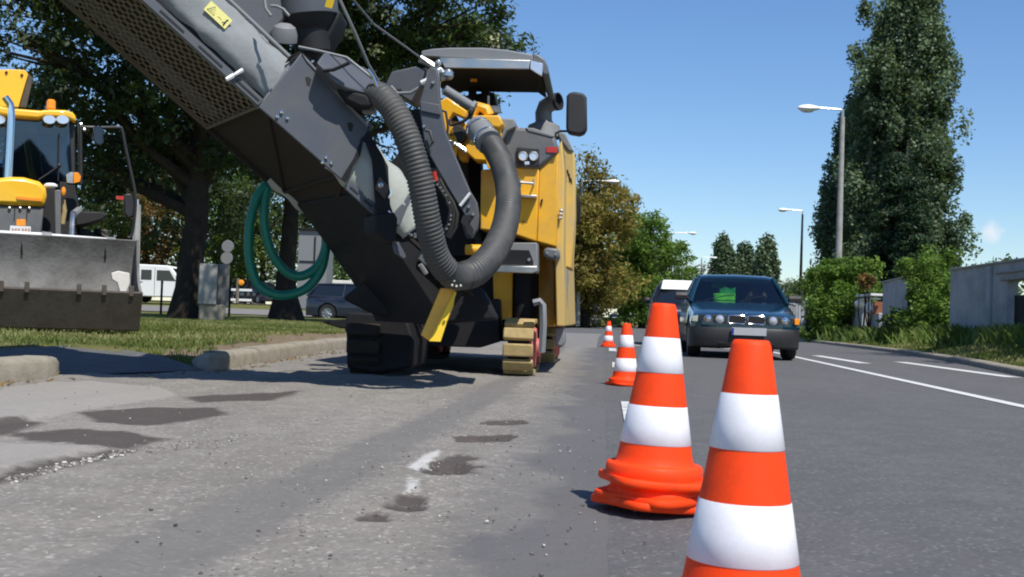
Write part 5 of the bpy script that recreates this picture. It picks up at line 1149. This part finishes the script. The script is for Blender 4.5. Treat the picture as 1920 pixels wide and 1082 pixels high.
perf().build('perforated_guard', M['perf'], conv, smooth=False)
mb = MB(); cbox(mb, (i0+i1)/2, BW/2, .16, (i1-i0, BW-.06, .03)); mb.build('belt', M['black'], conv)
for j in (.012, BW-.012):
    mb = MB(); cbox(mb, (2.12+IL)/2, j, -.0, (IL-2.12, .022, .03)); mb.build('guard_edge', M['perf'] if j > .1 else M['midgrey'], conv)
mb = MB(); cbox(mb, 2.11, BW/2, -.005, (.02, BW, .02)); mb.build('guard_edge', M['perf'], conv)
# side rails
rail = MB(); cbox(rail, (2.12+IL)/2, -.012, .012, (IL-2.12, .024, .055)); rr_ = rail.build('side_rail', M['grey'], conv, .003)
mb = MB()
for k in range(5): cbox(mb, 2.25+k*.36, -.026, .012, (.22, .004, .012))
build_each(mb, 'rail_slot', M['black'], rr_)
rail = MB(); cbox(rail, .98, -.012, -.005, (.46, .024, .06)); r2_ = rail.build('side_rail', M['grey'], conv, .003)
mb = MB()
for k in range(3): cbox(mb, .84+k*.15, -.026, -.005, (.085, .004, .014))
build_each(mb, 'rail_slot', M['black'], r2_)
rail = MB(); cbox(rail, .22, -.012, -.02, (.30, .024, .07)); rail.build('side_rail', M['grey'], conv, .003)
rail = MB(); cbox(rail, IL/2+.3, BW+.012, .03, (IL-.6, .024, .09)); rail.build('side_rail', M['under'], conv, .003)
mb = MB(); cbox(mb, (2.12+IL)/2, .02, .05, (IL-2.12, .02, .05)); mb.build('inner_web', M['black'], conv)
# ribs under the lower half
mb = MB()
for p0, p1 in (((2.05, .0), (1.25, BW)), ((1.3, .0), (1.25, BW)), ((1.25, 0), (.75, BW)), ((.7, 0), (.68, BW)), ((.3, 0), (.3, BW))):
    mb.tube([CV(p0[0], p0[1], .015), CV(p1[0], p1[1], .015)], .014, 6)
build_each(mb, 'tray_rib', M['under'], conv)
mb = MB()
mb.loft([[CV(i, j, k) for i, j, k in ((a, .02, .03), (a, BW-.02, .03), (a, BW-.02, -h), (a, .02, -h))] for a, h in ((1.1, .0), (.6, .10), (0, .24), (-.15, .30))]); mb.build('lower_trough', M['dark'], conv, .01)
# canvas cover: three rounded sections with slight sag and folds
def cover(i0, i1, name, mat, prof, seed, waist=0., n=46):
    secs = []; rs = random.Random(seed); ph = [rs.random()*6 for _ in range(4)]
    for a in range(n+1):
        i = i0+(i1-i0)*a/n; w_ = 1-waist*math.sin(math.pi*a/n)
        q = []
        for b, (j, k) in enumerate(prof):
            f = .006*math.sin(i*7+ph[0]+b*1.1)+.005*math.sin(i*17+b*2.3+ph[1])+.004*math.sin(i*31-b*3+ph[2])
            q.append(CV(i+.0*b, j-f*1.2, k*w_+f))
        secs.append(q)
    mb = MB(); mb.loft(secs, closed=False); o = mb.build(name, M[mat], conv, ang=3)
    s_ = o.modifiers.new('thick', 'SOLIDIFY'); s_.thickness = .006; return o
PR = [(.0, .065), (-.022, .14), (-.03, .22), (-.02, .30), (.01, .355), (.05, .40), (.12, .425), (.22, .435), (.9, .43), (1.06, .38), (1.14, .25), (1.14, .06)]
cv = cover(2.02, IL, 'canvas_cover', 'tarp', PR, 3)
mb = MB(); mb.tube([CV(i, .045, .412) for i in np.linspace(2.02, IL, 20)], .010, 6); mb.tube([CV(i, .10, .44) for i in np.linspace(2.02, IL, 20)], .012, 6); build_each(mb, 'cover_seam', M['lgrey'], conv)
# yellow warning sticker on the canvas, with a triangle and a small figure
def onside(i, k, j=-.036): return CV(i, j, k)
sc_ = CFr.px(409, 28, -.04); ci_ = (sc_-CA) @ ca/SI; ck_ = (sc_-CA) @ cn_/.95
sf = Frame(CV(ci_, -.042, ck_), cw, cn_)
e1 = -ca; e2 = cn_
def decal(parent, name, mat, c, pts, j, th=.002, close=True):
    mb = MB(); mb.prism([c+e1*a+e2*b-cw*j for a, b in pts], cw*th); return mb.build(name, M[mat], parent, smooth=False)
c0 = CV(ci_, -.040, ck_)
stk = decal(conv, 'warning_sticker', 'sticker', c0, [(-.085, -.038), (.085, -.038), (.085, .038), (-.085, .038)], 0, .004)
def line(parent, name, mat, c, pts, j, r=.0022): mb = MB(); mb.tube([c+e1*a+e2*b-cw*j for a, b in pts], r, 5); return mb.build(name, M[mat], parent)
line(stk, 'triangle_symbol', 'black', c0, [(-.07, -.022), (-.015, -.022), (-.0425, .026), (-.07, -.022)], .0)
line(stk, 'triangle_symbol', 'black', c0, [(-.053, -.012), (-.032, -.012), (-.0425, .008), (-.053, -.012)], .0, .0015)
line(stk, 'figure_symbol', 'black', c0, [(.005, -.012), (.02, -.006), (.035, -.012)], .0, .0018)
line(stk, 'figure_symbol', 'black', c0, [(.062, -.028), (.060, .012), (.066, .02)], .0, .005)
line(stk, 'figure_symbol', 'black', c0, [(.045, -.02), (.06, -.005)], .0, .003)
# white clip over the rail
cc_ = CFr.px(438, 141, -.04); ii, kk = (cc_-CA) @ ca/SI, (cc_-CA) @ cn_/.95
mb = MB(); d = cn_*.8-ca*.25; d /= np.linalg.norm(d); c = CV(ii, -.05, kk); mb.tube([c-d*.06, c-d*.02, c+d*.02, c+d*.065], [.014, .016, .012, .015], 6); mb.build('white_clip', M['white'], conv)
mb = MB(); mb.box((0, 0, 0), (.02, .02, .02), Frame(c, cw, cn_)); mb.build('clip_pin', M['black'], conv)
# grey side plate with two slots and bolts
spl = ct('side_plate', 'grey', [(486, 201), (565, 100), (577, 112), (690, 236), (686, 262), (640, 336), (500, 213)], -.06, .02, .004)
ct('plate_flange', 'lgrey', [(488, 197), (541, 118), (549, 112), (560, 100), (566, 100), (486, 203)], -.03, .06, .003)
ct('plate_rim', 'lgrey', [(566, 99), (577, 111), (692, 235), (688, 237), (575, 114)], -.07, .05, .002)
for x, y in ((578, 153), (657, 238)): ct('slot', 'black', [(x-6, y-8), (x+1, y-9), (x+6, y-4), (x+3, y+9), (x-3, y+7)], -.0615, .003, 0, spl)
mb = MB()
for x, y in ((527, 211), (519, 219), (538, 222), (611, 296), (604, 305), (621, 306), (586, 116)): mb.lathe([(.001, .014), (.010, .012), (.012, 0)], CFr.px(x, y, -.062), -cw, 8)
build_each(mb, 'bolt', M['chrome'], spl)
mb = MB(); cbox(mb, 1.7, BW/2, .44, (.75, BW, .02)); mb.build('plate_top', M['grey'], conv)
ct('cover_hook', 'dark', [(536, 118), (545, 104), (564, 96), (562, 108), (550, 112), (548, 118), (542, 108)], -.05, .02, .003)
# pale bellows below the plate with two dark straps and a rusty diamond plate
PB = [(.0, .0), (-.02, .10), (-.035, .20), (-.02, .28), (.02, .35), (.1, .40), (.3, .42), (1.06, .38), (1.13, .2), (1.13, .0)]
mb = MB(); secs = []
for a in range(31):
    i = 1.42-.86*a/30; h = np.interp(i, [.56, .8, 1.1, 1.42], [.62, .95, 1.02, 1.04])
    secs.append([CV(i-.10*(k-.1), j-.012*math.sin(a*.55+b), -.02+k*h+.008*math.sin(a*.7+b*1.7)) for b, (j, k) in enumerate(PB)])
mb.loft(secs, closed=False); o = mb.build('canvas_bellows', M['tarp2'], conv, ang=3); o.modifiers.new('thick', 'SOLIDIFY').thickness = .006
ct('strap', 'dark', [(676, 262), (684, 254), (692, 245), (700, 262), (716, 288), (728, 312), (730, 350), (732, 384), (744, 418), (728, 424), (706, 404), (701, 340), (698, 300), (686, 268)], -.068, .01, .003)
ct('strap', 'dark', [(640, 335), (664, 296), (678, 262), (680, 272), (676, 292), (662, 312), (654, 336), (648, 342)], -.068, .01, .003)
dp = ct('diamond_plate', 'rustdark', [(712, 331), (731, 351), (722, 374), (703, 352)], -.078, .008, .002)
mb = MB(); mb.lathe([(.001, .006), (.012, .006), (.018, .003), (.02, 0)], CFr.px(714, 347, -.08), -cw, 12); mb.build('eyelet', M['metal'], dp)
mb = MB(); mb.tube([CFr.px(x, y, -.085) for x, y in ((731, 354), (733, 362), (727, 372))], .008, 6); mb.tube([CFr.px(x, y, -.085) for x, y in ((728, 395), (733, 400), (735, 408))], .006, 6); mb.build('strap_hook', M['chrome'], conv)
ct('frame_arm', 'grey', [(769, 362), (771, 374), (748, 424), (744, 420), (736, 404)], -.05, .04)
ct('pivot_block', 'dark', [(706, 402), (740, 398), (746, 410), (744, 450), (732, 456), (704, 436)], -.10, .2, .01)
ct('lower_bracket', 'grey', [(738, 458), (748, 454), (762, 480), (758, 486), (742, 474)], -.05, .03)
mb = MB(); mb.tube([CFr.px(788, 496, -.06), CFr.px(799, 513, -.06)], .018, 8); mb.build('bracket_edge', M['lgrey'], conv)
# tie rope and black cable over the bellows
mb = MB(); mb.tube([CFr.px(x, y, -.09) for x, y in ((700, 262), (712, 272), (724, 276), (736, 276))], .007, 6); mb.build('cord', M['black'], conv)
# fan housing and duct on top of the cover
def FP(x, y, Y): return P(x, y, Y)
ax_ = np.array([-.14, -.10, 1.]); ax_ /= np.linalg.norm(ax_); fc = P(572, -30, 8.0)
mb = MB(); mb.lathe([(.001, 1.3), (.3, 1.25), (.34, 1.1), (.34, .66), (.213, .55), (.213, .45), (.205, .0), (.195, -.005), (.16, -.005)], fc-ax_*.22, ax_, 40); fan = mb.build('fan_housing', M['grey'], conv)  # wide upper drum is out of view, added for its shadow
mb = MB(); mb.lathe([(.19, .0), (.17, -.05), (.13, -.10), (.12, -.24), (.001, -.24)], fc-ax_*.22, ax_, 32); mb.build('fan_mouth', M['black'], conv)
mb = MB(); q = P(618, 6, 7.72); mb.box((0, 0, 0), (.062, .004, .06), Frame(q, (.55, 1, 0), (.3, -.1, 1))); st2 = mb.build('yellow_sticker', M['sticker2'], conv)
mb = MB(); mb.lathe([(.001, .04), (.04, .036), (.07, .015), (.085, -.03), (.085, -.08)], P(534, 55, 7.7), (.1, -.4, 1), 24); mb.build('fan_dome', M['lgrey'], conv)
mb = MB(); mb.trace(WORLD, [(502, 4), (520, -2), (640, 20), (632, 44), (620, 66), (600, 100), (590, 112), (562, 96), (540, 76)], 8.0, .35); mb.build('fan_mount', M['black'], conv, .02)
mb = MB(); mb.tube([P(x, y, 7.15) for x, y in ((508, 11), (520, 12), (532, 18), (542, 30))], .010, 6); mb.tube([P(x, y, 7.2) for x, y in ((495, -5), (498, 16), (508, 30))], .012, 6); build_each(mb, 'cable', M['lgrey'], conv)
# faceted duct leading to the ribbed hose
def ring(pts, Y): return [P(x, y, Y) for x, y in pts]
mb = MB(); A_ = [(593, 116), (608, 98), (626, 100), (655, 115), (648, 124), (612, 133)]
d1 = [P(x, y, 7.35) for x, y in [(590, 117), (608, 97), (628, 99), (640, 118), (622, 136), (603, 134)]]; d1b = [p+np.array([-.10, .32, .02]) for p in d1]
fr1 = [P(593, 117, 7.35), P(608, 97, 7.5), P(628, 100, 7.6), P(655, 114, 7.75), P(692, 130, 7.8), P(709, 166, 7.75), P(688, 175, 7.55), P(650, 166, 7.45), P(627, 152, 7.4)]
mb = MB(); mb.prism(fr1, (-.05, .24, -.04)); dct = mb.build('suction_duct', M['grey'], conv, .015)
mb = MB(); mb.tube([P(x, y, 7.38) for x, y in ((606, 133), (625, 131), (655, 118))], .012, 6); build_each(mb, 'duct_seam', M['dark'], dct)
mb = MB(); mb.tube([P(x, y, 7.5) for x, y in ((690, 131), (700, 145), (708, 166))], .012, 6); mb.build('duct_rim', M['chrome'], dct)
mb = MB(); mb.prism([P(x, y, 7.5) for x, y in ((627, 154), (650, 168), (688, 177), (700, 200), (676, 202), (650, 190), (636, 172))], (-.05, .25, 0)); mb.build('duct_underside', M['dark'], conv, .02)
mb = MB(); mb.prism([P(x, y, 7.6) for x, y in ((677, 200), (690, 198), (704, 204), (700, 210), (680, 212))], (0, .1, 0)); mb.build('duct_bracket', M['lgrey'], conv, .005)
mb = MB(); mb.tube([P(x, y, 7.55) for x, y in ((560, 88), (600, 96), (650, 108), (700, 148))], .01, 6); build_each(mb, 'cable', M['lgrey'], conv)
# ribbed suction hoses
def ribbed(name, pts, r, per, parent=mill):
    P0 = [np.array(p) for p in pts]; n = len(P0); out = []
    for i in range(n-1):
        p0, p1, p2, p3 = P0[max(i-1, 0)], P0[i], P0[i+1], P0[min(i+2, n-1)]
        for k in range(40):
            t_ = k/40; out.append(.5*((2*p1)+(-p0+p2)*t_+(2*p0-5*p1+4*p2-p3)*t_*t_+(-p0+3*p1-3*p2+p3)*t_**3))
    out.append(P0[-1]); out = np.array(out); L = np.concatenate([[0], np.cumsum(np.linalg.norm(np.diff(out, axis=0), axis=1))]); m_ = int(L[-1]/per*4)
    q = np.array([[np.interp(x, L, out[:, c]) for c in range(3)] for x in np.linspace(0, L[-1], m_)])
    mb = MB(); rad = [r*(1+.06*[1, .4, -1, .4][i % 4]) for i in range(m_)]; mb.tube(list(q), rad, 24); return mb.build(name, M['hose'], parent, ang=3)
hp = [P(704, 176, 7.6), P(722, 186, 7.52), P(744, 216, 7.48), P(768, 270, 7.46), P(788, 340, 7.48), P(803, 420, 7.55), P(818, 478, 7.65), P(838, 510, 7.75)]
h1 = ribbed('suction_hose', hp, .083, .026)
h2 = ribbed('suction_hose', [P(868, 518, 8.0), P(896, 506, 8.15), P(928, 468, 8.5), P(948, 418, 8.9), P(953, 360, 9.3), P(940, 305, 9.7), P(914, 260, 10.0)], .096, .036)
mb = MB(); mb.tube([P(832, 500, 7.78), P(846, 517, 7.85), P(858, 521, 7.92), P(872, 518, 8.02)], .088, 20)
mb.tube([P(857, 508, 7.9), P(857, 534, 7.9)], .02, 6); mb.build('hose_connector', M['hose'], mill)
mb = MB()
for x, y in ((848, 534), (856, 536), (864, 535), (852, 526)): mb.ball(P(x, y, 7.78), .012, 6)
build_each(mb, 'clamp_bolt', M['chrome'], mill)
mb = MB(); a, b = P(918, 268, 9.9), P(896, 240, 10.15); mb.tube([a, (a+b)/2, b], .112, 24); mb.build('hose_sleeve', M['lgrey'], mill)
mb = MB()
for f in (.2, .8): c = a+(b-a)*f; d = (b-a)/np.linalg.norm(b-a); mb.lathe([(.114, -.012), (.118, -.01), (.118, .01), (.114, .012)], c, d, 24)
build_each(mb, 'hose_clamp', M['chrome'], mill)
mb = MB(); a, b = P(703, 178, 7.72), P(716, 184, 7.7); d = (b-a)/np.linalg.norm(b-a)
for f in (.1, .9): mb.lathe([(.085, -.01), (.09, -.008), (.09, .008), (.085, .01)], a+(b-a)*f, d, 24)
build_each(mb, 'hose_clamp', M['chrome'], mill)
# yellow warning flag hanging below the pivot
mb = MB(); mb.prism([P(826, 540, 7.98), P(855, 541, 7.98), P(850, 575, 7.96), P(823, 641, 7.94), P(806, 640, 7.95), P(789, 628, 7.97)], (0, .03, 0)); fl = mb.build('yellow_chute', M['yellow'], mill, .006)
mb = MB(); mb.prism([P(852, 547, 7.94), P(856, 548, 7.94), P(826, 641, 7.90), P(804, 640, 7.91)], (0, .02, 0)); mb.build('chute_rib', M['sticker2'], fl, .003)
mb = MB(); mb.prism([P(x, y, 8.75) for x, y in ((600, 440), (720, 500), (850, 530), (905, 540), (935, 600), (800, 610), (700, 590), (640, 560), (690, 520))], (0, .8, 0)); mb.build('conveyor_mount', M['dark'], mill, .03)
mb = MB(); mb.tube([P(646, 0-20, 7.6), P(700, 45, 8.2), P(760, 88, 8.9), P(800, 117, 9.4)], .008, 6)
mb.tube([P(628, -20, 7.5), P(665, 60, 7.6), P(690, 120, 7.8), P(712, 158, 7.9), P(740, 176, 8.2)], .010, 6); mb.build('steel_cable', M['lgrey'], mill)
mb = MB(); mb.loft([[CV(i, j, k) for j, k in ((-.03, 0), (-.03, h), (BW+.03, h), (BW+.03, 0))] for i, h in ((3.5, .42), (3.6, 1.1), (4.15, 1.2), (4.3, .4))]); mb.build('shade_hood', M['grey'], conv, .02)  # unseen box at the conveyor end, added to shade the lawn
mb = MB(); cbox(mb, 2.95, .78, .74, (1.3, .7, .56)); mb.build('shade_box', M['grey'], conv, .03)  # unseen box, added to broaden the conveyor's shadow
# green water hose looped over the conveyor tray
gh = thing('water_hose', 'green garden hose hanging in two loops under the conveyor', 'hose', P(530, 540, 8.3))
def smooth(pts, k=10):
    P0 = [np.array(p) for p in pts]; n = len(P0); out = []
    for i in range(n-1):
        p0, p1, p2, p3 = P0[max(i-1, 0)], P0[i], P0[i+1], P0[min(i+2, n-1)]
        for j in range(k): t_ = j/k; out.append(.5*((2*p1)+(-p0+p2)*t_+(2*p0-5*p1+4*p2-p3)*t_*t_+(-p0+3*p1-3*p2+p3)*t_**3))
    return out+[P0[-1]]
for pts in ([(500, 345), (483, 368), (470, 410), (466, 460), (470, 500), (485, 535), (515, 552), (545, 552), (575, 540), (600, 510), (610, 470), (612, 420)], [(502, 350), (496, 385), (497, 430), (510, 475), (535, 508), (562, 518), (590, 505), (606, 480), (614, 440), (612, 400)]):
    mb = MB(); mb.tube(smooth([P(x, y, 8.75+.0012*(x-460)) for x, y in pts]), .036, 10); mb.build('hose_loop', M['green'], gh, ang=3)

# ================================================================ the backhoe loader
BO = np.array([-5.25, 13., .17]); bhd = (-.41, .91, 0); BF = Frame(BO, bhd)
bh = thing('backhoe_loader', 'yellow backhoe loader parked on the lawn, its wide front bucket lowered', 'excavator', BO)
def bt_(name, mat, pts, d, depth, bevel=.012, parent=None): 
    mb = MB(); mb.trace(BF, pts, d, depth); return mb.build(name, M[mat], parent or bh, bevel)
e0 = BF.px(262, 560, 0.); xr = (e0-BO) @ BF.x; hwid = 1.18; xc = xr-hwid
prof_o = [(.62, 1.12), (.72, .9), (.78, .62), (.68, .36), (.42, .15), (.20, .07), (0., .465), (.012, .48)]
prof_i = [(.03, .47), (.23, .12), (.42, .2), (.63, .39), (.73, .63), (.68, .89), (.58, 1.11)]
mb = MB(); mb.prism([BF(xc-hwid, y, z) for y, z in prof_o+prof_i], BF.x*2*hwid); bk = mb.build('bucket', M['steelmud'], bh, .006)
sidep = [(.62, 1.12), (.72, .9), (.78, .62), (.68, .36), (.42, .15), (.20, .07), (.0, .465), (.30, .62), (.48, .88), (.55, 1.12)]
for x in (xc-hwid-.02, xc+hwid): mb = MB(); mb.prism([BF(x, y, z) for y, z in sidep], BF.x*.03); mb.build('bucket_side', M['steelmud'], bk, .005)
mb = MB(); mb.prism([BF(xc-hwid-.03, y, z) for y, z in ((-.04, .48), (.0, .50), (.215, .075), (.19, .04), (.16, .05))], BF.x*(2*hwid+.06)); mb.build('cutting_edge', M['rustdark'], bk, .006)
mb = MB()
for px in (2, 50, 148, 195, -60, -120, 246): c = BF.px(px, 548, 0.); x = (c-BO) @ BF.x; mb.box((x, -.015, .50), (.05, .05, .12), BF)
build_each(mb, 'edge_tooth', M['rustdark'], bk, .006)
mb = MB()
for px in (42, 200): c = BF.px(px, 470, .55); x = (c-BO) @ BF.x; mb.tube([BF(x, .60, 1.10), BF(x-.01, .64, 1.0), BF(x, .67, .88)], .012, 5)
mb.build('chain', M['black'], bk)
mb = MB(); mb.prism([BF.px(x, y, .25) for x, y in ((209, 512), (222, 508), (243, 512), (244, 530), (236, 552), (226, 552), (220, 530), (210, 524))], BF.y*.10); mb.build('wear_plate', M['cream'], bk, .008)
mb = MB(); q = [BF.px(0, 437, .9), BF.px(78, 441, .9)]; mb.tube([BF.px(-150, 431, .9)]+q, .032, 10); mb.tube([BF.px(96, 443, .9), BF.px(204, 451, .9)], .032, 10); mb.build('guard_bar', M['white'], bh)
mb = MB(); mb.tube([BF.px(78, 441, .9), BF.px(97, 443, .9)], .045, 8); mb.tube([BF.px(200, 451, .9), BF.px(216, 452, .9)], .045, 8); build_each(mb, 'bar_joint', M['lgrey'], bh)
bt_('bar_bracket', 'steelmud', [(204, 455), (212, 446), (232, 452), (230, 460), (218, 466), (204, 463)], .88, .1)
mb = MB(); mb.tube([BF.px(136, 402, 1.2), BF.px(134, 444, .95)], .03, 8); mb.build('hydraulic_rod', M['metal'], bh)
mb = MB(); mb.tube([BF.px(138, 402, 1.2), BF.px(148, 394, 1.4)], .045, 8); mb.build('rod_joint', M['lgrey'], bh)
mb = MB()
for px in (97, 118): mb.ball(BF.px(px, 452, .85), .035, 8)
build_each(mb, 'bolt_cap', M['pinkhub'], bh)
# nose
hood = [(-60, 340), (20, 331), (45, 332), (74, 340), (86, 352), (88, 366), (84, 387), (8, 384), (-60, 382)]
hb_ = bt_('bonnet', 'jyellow', hood, 1.5, 1.3, .05)
bt_('bonnet_band', 'amber', [(30, 368), (80, 372), (79, 378), (31, 374)], 1.485, .02, .002, hb_)
gr = bt_('radiator_grille', 'midgrey', [(-50, 384), (82, 389), (77, 445), (-55, 440)], 1.55, .6, .02)
mb = MB()
for px in (28, 51): mb.tube([BF.px(px, 388, 1.54), BF.px(px-1, 412, 1.54)], .006, 5)
build_each(mb, 'grille_line', M['black'], gr)
mb = MB()
for px in (18, 38, 55): mb.ball(BF.px(px, 390, 1.53), .02, 8)
build_each(mb, 'clip', M['metal'], gr)
bt_('orange_plate', 'amber', [(31, 411), (48, 411), (48, 424), (30, 423)], 1.5, .03, .003)
pl2 = bt_('number_plate', 'white', [(19, 423), (58, 425), (57, 441), (18, 439)], 1.46, .02, .002)
mb = MB()
for k in range(6): mb.box((0, 0, 0), (.022, .004, .05), Frame(BF.px(24+k*5.6+(2 if k > 2 else 0), 432, 1.455), BF.y))
build_each(mb, 'plate_mark', M['pinkhub'], pl2)
# axle, arms
bt_('loader_arm', 'midgrey', [(103, 356), (114, 356), (115, 446), (103, 446)], 1.3, .14)
bt_('front_frame', 'black', [(78, 350), (104, 352), (104, 446), (76, 446)], 1.9, .4)
bt_('cab_base', 'black', [(112, 340), (140, 345), (150, 395), (134, 420), (134, 450), (114, 450)], 2.6, 1.2)
mb = MB(); mb.ball(BF.px(95, 348, 1.6), (.09, .05, .035), 10); mb.build('lamp', M['white'], bh)
mb = MB(); mb.ball(BF.px(119, 359, 1.6), (.03, .03, .06), 10); mb.build('indicator', M['amber'], bh)
mb = MB(); mb.tube([BF.px(118, 375, 1.7), BF.px(121, 395, 1.7), BF.px(117, 420, 1.7)], .03, 8); build_each(mb, 'hydraulic_line', M['pad'], bh)
# cab
cab = bt_('cab_interior', 'plastic', [(-80, 300), (112, 330), (134, 345), (134, 385), (-80, 380)], 3.9, .5, .02)
bt_('seat', 'cloth', [(15, 264), (36, 262), (42, 300), (40, 330), (12, 330)], 3.4, .4, .04, cab)
bt_('steering_column', 'jyellow', [(44, 262), (54, 262), (62, 310), (70, 334), (55, 336), (50, 300)], 3.0, .1, .02, cab)
bt_('cab_back', 'blue', [(70, 240), (131, 238), (132, 340), (80, 330)], 4.4, .04, .0, cab)
bt_('cab_back_frame', 'dullyellow', [(16, 240), (68, 240), (66, 258), (18, 256)], 4.38, .04, .005, cab)
bt_('cab_pillar', 'plastic', [(130, 216), (140, 218), (141, 345), (135, 350)], 2.75, .1, .01)
bt_('cab_pillar', 'plastic', [(146, 225), (152, 236), (153, 345), (147, 345)], 4.2, .1, .01)
bt_('cab_pillar', 'plastic', [(44, 220), (54, 220), (53, 262), (45, 262)], 4.2, .1, .01)
bt_('cab_windscreen', 'cabglass', [(-80, 210), (131, 220), (134, 350), (96, 345), (-80, 335)], 2.8, .01, 0)
rf_ = bt_('cab_roof', 'jyellow', [(-80, 197), (0, 199), (22, 203), (75, 207), (92, 205), (122, 206), (136, 210), (142, 217), (143, 229), (137, 226), (124, 220), (84, 218), (72, 222), (22, 218), (0, 214), (-80, 212)], 2.6, 2.0, .03)
for x in (92.5, 117.5, -2):
    mb = MB(); fr_ = Frame(BF.px(x, 224.5, 2.62), BF.y); mb.loft([[fr_(math.cos(a)*r_*1.35, y, math.sin(a)*r_) for a in np.linspace(0, 2*math.pi, 24, endpoint=False)] for y, r_ in ((-.02, .035), (-.02, .055), (0., .062), (.08, .04))]); mb.build('work_light', M['lens'], rf_)
mb = MB(); mb.lathe([(.001, .13), (.04, .125), (.06, .10), (.062, .0), (.07, -.005)], BF.px(95.5, 204, 3.3), Z3, 20); mb.build('beacon', M['amber'], rf_)
mb = MB(); mb.tube(smooth([BF.px(x, y, 1.9) for x, y in ((14, 365), (18, 290), (21, 225), (20, 200), (15, 190), (9, 182))]), .045, 12); mb.build('exhaust_pipe', M['chrome'], bh)
bt_('boom', 'jyellow', [(-20, 131), (20, 130), (46, 131), (53, 138), (35, 201), (-20, 200)], 4.8, .12, .01)
bt_('boom_side', 'rustdark', [(53, 138), (62, 146), (50, 202), (35, 201)], 4.86, .25, .01)
mb = MB(); mb.ball(BF.px(41, 141, 4.79), .022, 8); mb.ball(BF.px(12, 136, 4.79), .022, 8); build_each(mb, 'boom_hole', M['black'], bh)
hl_ = bt_('headlamp', 'plastic', [(122, 326), (132, 321), (148, 322), (154, 330), (152, 342), (142, 346), (126, 345)], 2.3, .1, .02)
bt_('lens', 'lens', [(124, 327), (134, 323), (137, 323), (137, 344), (126, 343)], 2.29, .02, .005, hl_)
bt_('indicator', 'amber', [(138, 323), (147, 324), (152, 331), (150, 341), (138, 344)], 2.29, .02, .005, hl_)
mb = MB(); mb.tube([BF.px(72, 338, 2.7), BF.px(90, 326, 2.7), BF.px(111, 311, 2.7)], .012, 5); mb.ball(BF.px(111, 310, 2.7), .03, 8); mb.tube([BF.px(111, 250, 2.72), BF.px(109, 340, 2.72)], .008, 5); build_each(mb, 'wiper', M['plastic'], bh)
# open side frame with mirror
mb = MB(); mb.tube(smooth([BF.px(x, y, 3.6) for x, y in ((150, 238), (190, 239), (222, 239), (229, 244), (236, 280), (247, 330), (254, 370), (252, 410), (247, 440), (240, 446))], 5), .022, 8); mb.tube([BF.px(151, 232, 3.6), BF.px(152, 345, 3.6)], .02, 6); mb.build('door_frame', M['plastic'], bh)
bt_('mirror', 'darkglass', [(175, 240), (179, 235), (190, 236), (194, 242), (194, 268), (189, 273), (179, 270), (174, 262)], 3.5, .06, .015)
bt_('door_latch', 'plastic', [(232, 364), (246, 362), (252, 380), (250, 405), (240, 410), (233, 400)], 3.55, .12, .02)
mb = MB(); mb.ball(BF.px(152, 233, 3.6), .028, 8); mb.ball(BF.px(158, 243, 3.6), .03, 8); build_each(mb, 'hinge', M['metal'], bh)
mb = MB(); mb.box((0, 0, 0), (.10, .03, .05), Frame(BF.px(225, 371, 3.5), BF.y)); mb.build('red_reflector', M['redlens'], bh)
# wheels and mudguard
bt_('mudguard', 'black', [(140, 402), (150, 396), (190, 397), (204, 401), (192, 412), (165, 420), (142, 424)], 3.3, 1.0, .02)
tc = BF.px(180, 417, 3.6); tx = (tc-BO) @ BF.x; tr_ = .70; tzc = tc[2]-tr_-BO[2]+.0
def bigwheel(x):
    c = BF(x, 4.25, .68); ax = BF.x*(1 if x > xc else -1)
    mb = MB(); mb.lathe([(.36, -.24), (.62, -.25), (.70, -.19), (.715, 0), (.70, .19), (.62, .25), (.36, .24)], c, ax, 40); w_ = mb.build('rear_wheel', M['tyre'], bh)
    mb = MB()
    for k in range(20):
        a = 2*math.pi*k/20
        for s in (-1, 1):
            a2 = a+(.157 if s > 0 else 0); e = BF.y*math.cos(a2)+Z3*math.sin(a2); tg = -BF.y*math.sin(a2)+Z3*math.cos(a2)
            fr_ = Frame(c+e*.72+ax*s*.12, tg*.8+ax*s*.6, e); mb.box((0, 0, 0), (.05, .24, .07), fr_)
    build_each(mb, 'tyre_lug', M['tyre'], w_, .01)
    mb = MB(); mb.lathe([(.36, .22), (.33, .10), (.12, .12), (.001, .14)], c, ax, 24); mb.build('rim', M['cream'], w_)
bigwheel(tx); bigwheel(2*xc-tx)
for x in (xc-.75, xc+.75):
    mb = MB(); c = BF(x, 2.3, .42); mb.lathe([(.22, -.15), (.38, -.15), (.42, 0), (.38, .15), (.22, .15), (.18, .08), (.001, .08)], c, BF.x*(1 if x > xc else -1), 28); mb.build('front_wheel', M['tyre'], bh)
mb = MB(); mb.box((xc, 3.1, .75), (1.0, 2.6, .35), BF); mb.build('chassis', M['black'], bh, .02)
mb = MB(); mb.box((xc, 3.7, 1.25), (1.3, 1.5, .7), BF); mb.build('cab_floor', M['black'], bh, .02)
